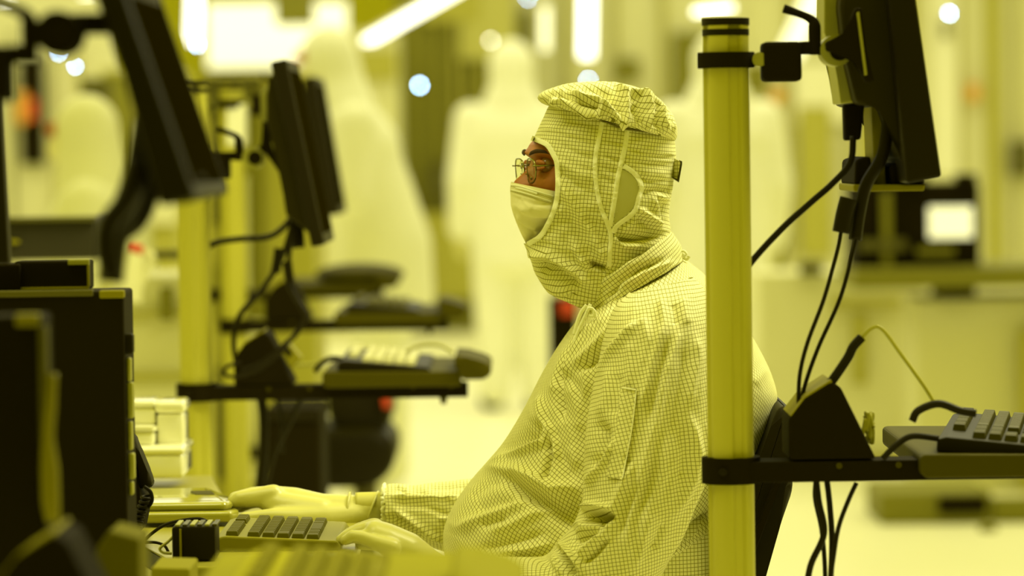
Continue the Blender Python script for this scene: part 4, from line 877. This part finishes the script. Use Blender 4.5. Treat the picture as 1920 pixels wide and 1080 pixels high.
# ---------- gloves
def glove(name, chains, vx=.0026, sm=5):
    return obj('glove', blob(name, chains, vx, sm), LATEX, person, True)
far = [ch((703, 955, 5.60, (.024, .028, .0205)), (650, 957, 5.60, (.024, .03, .0235)), (600, 957, 5.60, (.026, .034, .025)), (550, 948, 5.61, (.026, .038, .027)), (510, 934, 5.62, (.02, .038, .0185))),
       ch((680, 965, 5.59, .020), (610, 975, 5.575, .025), (556, 975, 5.565, .020), (512, 970, 5.56, .0135), (482, 970, 5.56, .0105), (458, 971, 5.56, .0085)),
       ch((512, 929, 5.59, .0165), (478, 934, 5.59, .0150), (450, 936, 5.59, .0125), (440, 940, 5.59, .0105)),
       ch((512, 931, 5.612, .0165), (476, 931, 5.612, .0145), (442, 937, 5.612, .0120), (438, 940, 5.612, .0100)),
       ch((515, 933, 5.635, .0155), (482, 932, 5.635, .0135), (452, 939, 5.635, .0110), (440, 945, 5.635, .0090)),
       ch((520, 937, 5.657, .0140), (492, 936, 5.657, .0115), (468, 943, 5.657, .0095), (450, 952, 5.657, .0080)),
       ch((600, 965, 5.58, .024), (540, 955, 5.585, .024), (505, 940, 5.59, .017))]
g1 = glove('far_glove', far)
b = bmesh.new()
for cx, cy, rz, ry, tl, rad in ((697, 953, .0235, .0305, .010, .0021), (652, 957, .0258, .0330, .004, .0018), (612, 955, .0015, .001, 0, .0005)):
    if rad < .001: continue
    c = W(cx, cy, 5.60); tube(b, [c+Vector((tl*math.sin(a)*.9, -ry*math.cos(a), rz*math.sin(a))) for a in (2*math.pi*k/48 for k in range(48))], rad, 8, closed=True)
obj('rolled_cuff', b, LATEX, g1, True)
obj('glove_liner', tube(bmesh.new(), [W(x, y, 5.60) for x, y in ((668, 956), (700, 955), (745, 955))], .0235, 28, 6, squash=1.2), LINER, person, True)
near = [ch((845, 1085, 5.2, (.02, .026, .022)), (800, 1062, 5.2, (.024, .028, .026)), (762, 1032, 5.195, (.026, .034, .0255)), (725, 1010, 5.19, (.022, .034, .021)), (703, 997, 5.19, (.016, .032, .0165))),
        ch((702, 991, 5.215, .0148), (676, 995, 5.22, .0118), (655, 1003, 5.22, .0100), (641, 1011, 5.22, .0078)),
        ch((704, 994, 5.195, .0148), (674, 998, 5.198, .0115), (652, 1006, 5.198, .0095), (639, 1013, 5.198, .0078)),
        ch((712, 1010, 5.172, .0138), (684, 1008, 5.172, .0108), (662, 1006, 5.172, .0090), (647, 1013, 5.172, .0075)),
        ch((735, 1028, 5.152, .0132), (706, 1018, 5.150, .0105), (680, 1008, 5.150, .0088), (660, 1004, 5.150, .0078), (650, 1012, 5.150, .0070)),
        ch((780, 1040, 5.225, .016), (735, 1024, 5.235, .0125), (700, 1018, 5.238, .0105), (676, 1020, 5.238, .0085))]
glove('near_glove', near)
for s in (-1, 1):
    bt = blob('b', [[(v(kneex+.04, Yc+s*.12, .20), .082), (v(kneex+.04, Yc+s*.12, .06), .06), (v(kneex-.04, Yc+s*.12, .05), .05), (v(kneex-.12, Yc+s*.12, .045), .043)]], .01, 6)
    obj('boot', bt, CLOTH, person, True)
# ---------- the worker's chair
t = thing('office_chair', 'black office chair whose backrest shows behind the seated worker and the right post', 'chair', (W(1400, 900, 5.45).x-.1, W(1400, 900, 5.45).y, 0))
back_px = [(1462, 757), (1486, 765), (1487, 800), (1483, 862), (1489, 916), (1462, 990), (1436, 1082), (1405, 1180), (1385, 1180), (1330, 1180), (1345, 1075), (1372, 1000), (1400, 920), (1425, 855), (1445, 800)]
obj('backrest', pp(bmesh.new(), back_px, 5.26, .42, .012, 3), BLACK, t, True, 35)
obj('back_bar', pp(bmesh.new(), [(1452, 905), (1466, 880), (1474, 885), (1462, 912), (1400, 1080), (1388, 1075)], 5.225, .03, .003), BLACKM, t)
sx = W(1300, 1080, 5.45).x; sy = W(1300, 900, 5.47).y
obj('seat', box(bmesh.new(), sx-.32, sx+.12, sy-.24, sy+.24, .38, .455, .03, 4), BLACK, t, True, 40)
obj('gas_lift', cyl(bmesh.new(), (sx-.08, sy, .08), (sx-.08, sy, .39), .03), STEELD, t, True, 40)
for k in range(5):
    a = 2*math.pi*k/5+.3; e = Vector((sx-.08+.28*math.cos(a), sy+.28*math.sin(a), .07)); arm = obj('base_arm', tube(bmesh.new(), [(sx-.08, sy, .1), e], .02, 12, 2), BLACK, t, True)
    obj('caster', cyl(bmesh.new(), e+Vector((0, -.02, -.035)), e+Vector((0, .02, -.035)), .032, 20), BLACKM, t, True, 40)
# ================================================================ people in the background
def bg_person(px, d, label, face=180, lean=0.0, H=1.75, arms='down', crouch=0.0, cx=None):
    q = W(px, 600, d); X, Y = q.x, q.y; k = H/1.75
    a = math.radians(face); f = Vector((math.cos(a), math.sin(a), 0)); l = Vector((-f.y, f.x, 0))
    def p(F_, L_, Z_): return Vector((X, Y, 0))+f*(F_+max(0, Z_-.95)*lean)*k+l*L_*k+Vector((0, 0, Z_*k-crouch*max(0, min(1, (Z_-.5)*2))))
    def ell(rf, rl, rz): 
        return (abs(f.x)*rf+abs(l.x)*rl, abs(f.y)*rf+abs(l.y)*rl, rz)
    torso = [(p(0, 0, .95), ell(.12, .16, .1)), (p(.01, 0, 1.15), ell(.12, .155, .1)), (p(0, 0, 1.32), ell(.12, .19, .1)), (p(0, 0, 1.41), ell(.09, .17, .06)), (p(.01, 0, 1.5), .06), (p(.02, 0, 1.56), .06)]
    legs = [[(p(0, s*.09, .93), .10), (p(.02, s*.10, .5), .07), (p(0, s*.10, .1), .05), (p(.12, s*.11, .04), .04)] for s in (-1, 1)]
    A = []
    for s in (-1, 1):
        if arms == 'down': A.append([(p(0, s*.2, 1.40), .065), (p(-.02, s*.25, 1.12), .052), (p(.06, s*.25, .88), .042), (p(.09, s*.24, .78), (.03, .03, .05))])
        else: A.append([(p(0, s*.2, 1.40), .065), (p(.10, s*.23, 1.15), .052), (p(.34, s*.16, 1.08), .042), (p(.42, s*.14, 1.08), .035)])
    body = obj('person', blob('b', [torso+[(p(.03, 0, 1.64), (.085*k, .085*k, .11*k))]]+legs+A, .016, 6), SKIN, None, True)
    tag(body, label, 'person')
    big = lambda ch, e: [(q_, tuple(x+e for x in r) if isinstance(r, tuple) else r+e) for q_, r in ch]
    skirt = [(p(0, 0, 1.3), ell(.14, .2, .1)), (p(0, 0, .95), ell(.16, .2, .1)), (p(0, 0, .72), ell(.17, .2, .08))]
    obj('coverall', blob('c', [big(torso[:4], .03), skirt]+[big(g[:3], .03) for g in legs]+[big(g[:3], .025) for g in A], .018, 6), CLOTH, body, True)
    obj('hood', blob('h', [[(p(0, 0, 1.66), (.115*k, .115*k, .125*k)), (p(0, 0, 1.56), .11), (p(0, 0, 1.46), ell(.11, .15, .05))]], .012, 6), CLOTH, body, True)
    obj('face_mask', blob('m', [[(p(.09, 0, 1.60), (.055, .055, .05))]], .01, 4), MASKM, body, True)
    e = blob('e', [[(p(.112, -.04, 1.665), (.022, .022, .024)), (p(.112, .04, 1.665), (.022, .022, .024))]], .006, 2)
    obj('eye_opening', e, SKIN, body, True)
    for g in A: obj('glove', blob('g', [big(g[2:], .006)], .01, 3), LATEX, body, True)
    for g in legs: obj('boot', blob('o', [[(g[2][0], .068), (g[3][0], .062)]], .012, 3), BLACKM if 'boots' in label else CLOTH, body, True)
    return body
bg_person(722, 14.5, 'person in white coverall leaning forward behind the left monitors', 188, .28, 1.72, 'fwd')
bg_person(966, 18.8, 'person in white coverall and dark boots standing, back turned, left of the seated worker', 95, 0, 1.78)
bg_person(1352, 16.7, 'person in white coverall standing behind the right post', 100, 0, 1.74)
bg_person(215, 12.0, 'person in pale coverall stooping behind the foreground monitor at far left', 175, .12, 1.60, 'fwd', .16)
# ================================================================ equipment, all far out of focus
def tool(name, label, cat, x0, y0, x1, y1, d, dep, m, floor=True, parts=(), group=None, bev=.01):
    a = W(x0, y0, d); c = W(x1, y1, d)
    t = thing(name, label, cat, ((a.x+c.x)/2, a.y+dep/2, 0 if floor else c.z), group)
    obj('body', pbox(bmesh.new(), x0, y0, x1, y1, d, dep, bev, floor), m, t)
    for (nm, X0, Y0, X1, Y1, mm, th) in parts:
        obj(nm, pbox(bmesh.new(), X0, Y0, X1, Y1, d-th-.002, th, .003), mm, t)
    return t
# --- left
tool('process_tool', 'tall cream tool cabinet at the far left, dark display column on it', 'machine', -60, -60, 205, 900, 21, 1, CREAM, True,
     [('door_seam', 22, 60, 27, 800, OLV2, .02), ('display', 38, 108, 80, 308, BLACKM, .05), ('door_seam', 100, 80, 104, 800, CREAM2, .02), ('door_seam', 150, 80, 154, 800, CREAM2, .02), ('stop_button', 54, 185, 66, 225, RED, .12), ('button_plate', 28, 172, 52, 232, ORANGE, .06)])
tool('wall_screen', 'blurred dark olive screen behind the foreground monitor', 'screen', 150, 150, 205, 212, 17, .08, OLV3, False, [('frame', 146, 146, 209, 151, OLV2, .02)])
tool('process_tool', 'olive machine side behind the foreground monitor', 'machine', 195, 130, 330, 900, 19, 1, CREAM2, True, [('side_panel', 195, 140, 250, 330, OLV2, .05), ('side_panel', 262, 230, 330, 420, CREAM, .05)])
tool('low_bench', 'long dark bench at the left edge, above the dark cabinet', 'bench', -60, 412, 186, 486, 8.0, .3, mat('bench_paint', (.018, .014, .0), .6), False, [('bench_rail', 10, 408, 180, 414, OLV3, .02), ('rail_clip', 16, 450, 36, 457, OLIVE, .01)])
t = thing('red_cap', 'small tilted red cap on a pale bottle left of the left post', 'bottle cap', W(252, 465, 8.6))
obj('cap', cyl(bmesh.new(), W(236, 460, 8.6), W(267, 470, 8.6), .011, 16), RED, t, True, 40)
obj('bottle', cyl(bmesh.new(), W(243, 472, 8.62), W(225, 560, 8.62), .036, 20, .05), CREAM, t, True, 40)
obj('bottle_handle', tube(bmesh.new(), wp([(262, 474), (285, 478), (275, 510), (262, 540)], 8.62), .008, 10), CREAM, t, True)
tool('machine_housing', 'low cream machine housing left of the left post', 'machine', 236, 520, 352, 742, 9.5, .6, CREAM, True, [('lid', 236, 585, 350, 590, CREAM2, .03), ('darker_band', 236, 700, 352, 708, CREAM2, .02), ('bracket', 282, 470, 336, 486, OLV3, .05), ('bracket', 300, 540, 322, 600, OLV2, .04)])  # band in the darker cream across the lower front
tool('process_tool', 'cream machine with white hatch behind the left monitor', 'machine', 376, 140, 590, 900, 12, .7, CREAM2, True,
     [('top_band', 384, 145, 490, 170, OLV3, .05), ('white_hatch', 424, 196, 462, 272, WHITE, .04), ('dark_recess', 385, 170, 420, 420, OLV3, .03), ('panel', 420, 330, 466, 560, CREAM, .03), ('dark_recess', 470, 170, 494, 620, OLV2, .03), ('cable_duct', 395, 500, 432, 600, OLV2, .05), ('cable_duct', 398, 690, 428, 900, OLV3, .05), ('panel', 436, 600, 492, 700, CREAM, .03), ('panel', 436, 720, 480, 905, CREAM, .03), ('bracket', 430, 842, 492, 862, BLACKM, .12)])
# --- large white canopy with glow added, and lamps
tool('glow_canopy', 'big white canopy with added glow above the left monitors', 'canopy', 388, 8, 650, 128, 24, .1, GLOW, False, [('canopy_frame', 384, 128, 655, 140, OLV2, .08)])  # white machine canopy; glow added to make it bright, no lamp inside
tool('beam', 'dark olive diagonal beam end above the glowing canopy', 'beam', 515, -30, 585, 44, 22, .3, OLV2, False)
def lamp(a, c, wpx, d0, d1, label, m=LAMP):
    A, B = W(*a, d0), W(*c, d1); u = (B-A).normalized(); s = u.cross(Vector((0, 0, 1))).normalized()
    wd = wpx/F*d0
    t = thing('strip_lamp', label, 'lamp', (A+B)/2, None)
    n = Vector((0, 0, 1)) if abs(u.z) < .8 else Vector((0, 1, 0)); s = u.cross(n).normalized()
    bm = bmesh.new(); prism(bm, [A+s*wd/2-n*.0, A-s*wd/2-n*.0, A-s*wd/2+n*wd*.4, A+s*wd/2+n*wd*.4], B-A, .005); obj('diffuser', bm, m, t)
    bm = bmesh.new(); prism(bm, [A+s*wd*.4+n*wd*.4, A-s*wd*.4+n*wd*.4, A-s*wd*.4+n*wd*.8, A+s*wd*.4+n*wd*.8], B-A, .005); obj('lamp_body', bm, CREAM, t)
lamp((690, 82), (900, -38), 26, 20.2, 19.5, 'bright diagonal white strip lamp at the top, left of centre')
lamp((362, 80), (366, -40), 24, 20, 20, 'short bright vertical lamp above the glowing panel\'s left end')  # the glowing panel is the white canopy with glow added
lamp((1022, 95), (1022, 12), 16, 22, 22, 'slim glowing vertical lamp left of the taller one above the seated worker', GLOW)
lamp((1100, 108), (1102, -40), 26, 22, 22, 'taller bright vertical lamp above the seated worker\'s hood')
lamp((1300, 28), (1375, 20), 26, 17, 17, 'bright white lamp just above the top of the right post')
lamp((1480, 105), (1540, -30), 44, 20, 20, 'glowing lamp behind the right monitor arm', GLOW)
lamp((0, 6), (22, 4), 10, 14, 14, 'small bright lamp in the upper left corner')
lamp((150, -4), (178, -6), 8, 14, 14, 'bright lamp sliver at the top, left of the foreground monitor')
def led(x, y, r, d, m, label):
    t = thing('indicator_lamp', label, 'indicator light', W(x, y, d))
    obj('bulb', sph(bmesh.new(), W(x, y, d), r, (1, 1, 1), 16, 10), m, t, True)
    obj('socket', box(bmesh.new(), W(x, y, d).x-.012, W(x, y, d).x+.012, W(x, y, d).y+r*.8, W(x, y, d).y+r*.8+.03, W(x, y, d).z-.012, W(x, y, d).z+.012, .002), BLACKM, t)
led(787, 160, .0085, 20, BLUE, 'bright blue indicator light left of the seated worker\'s cap')
led(1780, 25, .0065, 20, BLUE, 'blue indicator light at the upper right')
led(370, 84, .0065, 19.5, BLUE, 'blue indicator light under the short vertical lamp')
led(110, 100, .0045, 15, BLUE, 'left one of two pale blue indicator lights at the upper left')
led(141, 125, .0045, 15, BLUE, 'right one of two pale blue indicator lights at the upper left')
led(1103, 150, .006, 20, BLUE, 'blue indicator light peeking over the seated worker\'s cap')
led(990, -3, .005, 20, BLUE, 'small blue indicator light at the top edge above the centre')
led(920, 76, .008, 24, PALE, 'pale indicator light above the olive machine')
# --- centre
tool('process_tool', 'cream machine block behind the leaning person', 'machine', 585, 60, 748, 600, 26, 1, CREAM, True, [('upper_panel', 600, 95, 744, 150, CREAM2, .05), ('warning_light', 603, 148, 622, 175, ORANGE, .1)])
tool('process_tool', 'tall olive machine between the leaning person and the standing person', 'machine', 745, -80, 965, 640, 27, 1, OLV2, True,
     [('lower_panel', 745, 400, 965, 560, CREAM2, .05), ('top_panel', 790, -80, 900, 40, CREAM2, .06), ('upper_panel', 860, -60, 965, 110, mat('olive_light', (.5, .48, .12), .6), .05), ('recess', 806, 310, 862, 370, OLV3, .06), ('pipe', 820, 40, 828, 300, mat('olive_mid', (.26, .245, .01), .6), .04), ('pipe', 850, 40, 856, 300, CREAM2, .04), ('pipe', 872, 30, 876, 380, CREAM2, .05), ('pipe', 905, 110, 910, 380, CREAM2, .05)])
tool('process_tool', 'wide cream machine wall behind the seated worker\'s head', 'machine', 960, -80, 1420, 620, 28, 1, CREAM, True,
     [('dark_panel', 975, 20, 998, 120, OLV2, .05), ('seam', 1060, -60, 1070, 400, CREAM2, .05), ('seam', 1150, -60, 1158, 400, CREAM2, .05), ('vent', 1150, 110, 1200, 150, OLV2, .05), ('seam', 1240, -60, 1250, 400, CREAM2, .05), ('vent', 1262, 60, 1325, 190, OLV2, .05), ('panel', 1250, 200, 1290, 420, CREAM2, .05)])
# --- right
tool('process_tool', 'pale machine wall with vertical seams at the right', 'machine', 1415, -80, 1990, 560, 24, 1, CREAM, True,
     [('door_seam', 1480, -60, 1487, 500, CREAM2, .05), ('panel', 1500, 200, 1560, 480, CREAM2, .04), ('door_seam', 1590, -60, 1596, 500, CREAM2, .05), ('door_seam', 1800, -60, 1806, 500, CREAM2, .05), ('panel', 1850, -60, 1880, 500, CREAM2, .04), ('door_seam', 1905, -60, 1911, 500, CREAM2, .05), ('panel', 1612, -60, 1640, 330, CREAM2, .03), ('panel', 1700, -60, 1718, 330, CREAM2, .03), ('upper_panel', 1750, -60, 1800, 330, mat('pale_panel', (.86, .85, .62), .5), .03), ('upper_panel', 1490, 120, 1590, 230, mat('pale_panel', (.86, .85, .62), .5), .03), ('dark_vent', 1395, 120, 1440, 175, OLV2, .06), ('handle', 1896, 265, 1935, 330, OLV3, .08), ('warning_light', 1815, 158, 1836, 188, ORANGE, .1), ('warning_light', 1447, 168, 1470, 190, ORANGE, .1), ('valve', 1768, 38, 1780, 70, OLV2, .08)])
tool('olive_locker', 'olive locker between the right post and the right monitor cables', 'locker', 1415, 230, 1472, 470, 19, .5, OLV2, True, [('locker_base', 1415, 440, 1478, 460, OLV3, .04)])
tool('printer', 'black device with a white label given a glow on the bench at the right', 'printer', 1603, 345, 1838, 504, 14, .4, BLACKM, False,
     [('display', 1742, 388, 1824, 446, mat('glowing_label', (.8, .8, .6), .5, emit=(1, .98, .62), estr=.85), .02), ('tray_slot', 1612, 450, 1700, 470, OLV3, .03), ('pillar', 1655, 360, 1672, 500, OLV2, .03), ('top_knob', 1690, 330, 1740, 345, BLACKM, .1), ('top_knob', 1795, 326, 1832, 345, BLACKM, .1), ('front_strip', 1720, 465, 1790, 478, OLV2, .03)])  # white label plate; emission put in so it reads brighter, not a screen
t = thing('bench', 'pale bench with olive top edge under the black device', 'bench', (W(1750, 520, 14).x, 14.3, 0))
obj('bench_top', pbox(bmesh.new(), 1600, 504, 1990, 537, 13.9, .7, .01), OLV2, t)
obj('drawer', pbox(bmesh.new(), 1768, 537, 1830, 560, 13.95, .4, .005), BLACKM, t)
obj('bench_front', pbox(bmesh.new(), 1720, 560, 1990, 800, 14.1, .5, .01, True), CREAM, t)
obj('bench_side', pbox(bmesh.new(), 1915, 620, 1990, 800, 14.0, .09, .005, True), CREAM2, t)
CT = tool('cart', 'cream cart with panels below the right shelf level, left of the bench', 'cart', 1425, 512, 1735, 860, 14.9, .5, CREAM, False,
     [('grip', 1500, 492, 1542, 514, OLV3, .05), ('panel', 1560, 560, 1690, 575, CREAM2, .03), ('panel', 1600, 590, 1625, 720, CREAM2, .03), ('cart_frame', 1425, 860, 1735, 880, CREAM2, .02)])
for xx in (1440, 1720):
    q = W(xx, 880, 15.0); obj('wheel', cyl(bmesh.new(), (q.x, q.y, .09), (q.x, q.y+.05, .09), .09, 20), CREAM2, CT, True, 40)
tool('floor_pedal', 'low dark olive box on the floor at the lower right', 'box', 1650, 925, 1860, 965, 12.9, .5, OLV2, True, [('dark_top', 1760, 932, 1850, 962, BLACKM, .02)])
tool('bench_leg_bar', 'olive low bar on the floor right of the dark floor box', 'bar', 1862, 935, 1990, 955, 12.9, .06, OLV2, True)
tag(obj('floor_stud', cyl(bmesh.new(), (W(1855, 985, 12.6).x, 12.6, 0), (W(1855, 985, 12.6).x, 12.6, .02), .03, 16), OLV2, None, True, 40), 'tiny olive knob on the floor at the lower right', 'knob')
# --- computer tower and chair behind the left shelf
tool('computer_tower', 'black computer tower under the left shelf arm', 'computer', 497, 768, 602, 1000, 8.45, .35, BLACKM, True, [('front_panel', 502, 775, 596, 790, BLACK, .004)])
t = thing('office_chair', 'blurred black office chair behind the desk with a small red tag on its back', 'chair', (W(680, 800, 9.8).x, 9.9, 0))
obj('backrest', pp(bmesh.new(), [(612, 712), (650, 696), (706, 700), (728, 735), (738, 790), (700, 830), (645, 828), (612, 780)], 9.8, .42, .03, 4), BLACK, t, True, 40)
obj('seat', pp(bmesh.new(), [(588, 805), (700, 800), (742, 822), (740, 880), (700, 915), (600, 918)], 9.75, .46, .03, 4), BLACK, t, True, 40)
obj('red_tag', pp(bmesh.new(), [(714, 728), (728, 732), (733, 766), (719, 766)], 9.76, .02, .002), RED, t)
obj('gas_lift', cyl(bmesh.new(), (W(670, 0, 9.9).x, 9.95, .03), (W(670, 0, 9.9).x, 9.95, .45), .03), STEELD, t, True, 40)
obj('base_ring', cyl(bmesh.new(), (W(670, 0, 9.9).x, 9.95, 0), (W(670, 0, 9.9).x, 9.95, .05), .26, 24), BLACKM, t, True, 40)
tool('dark_box', 'small blurred dark box with red mark seen under the seated worker\'s chin', 'box', 1030, 560, 1082, 640, 12.5, .2, BLACKM, True, [('red_mark', 1050, 562, 1078, 592, RED, .01)])
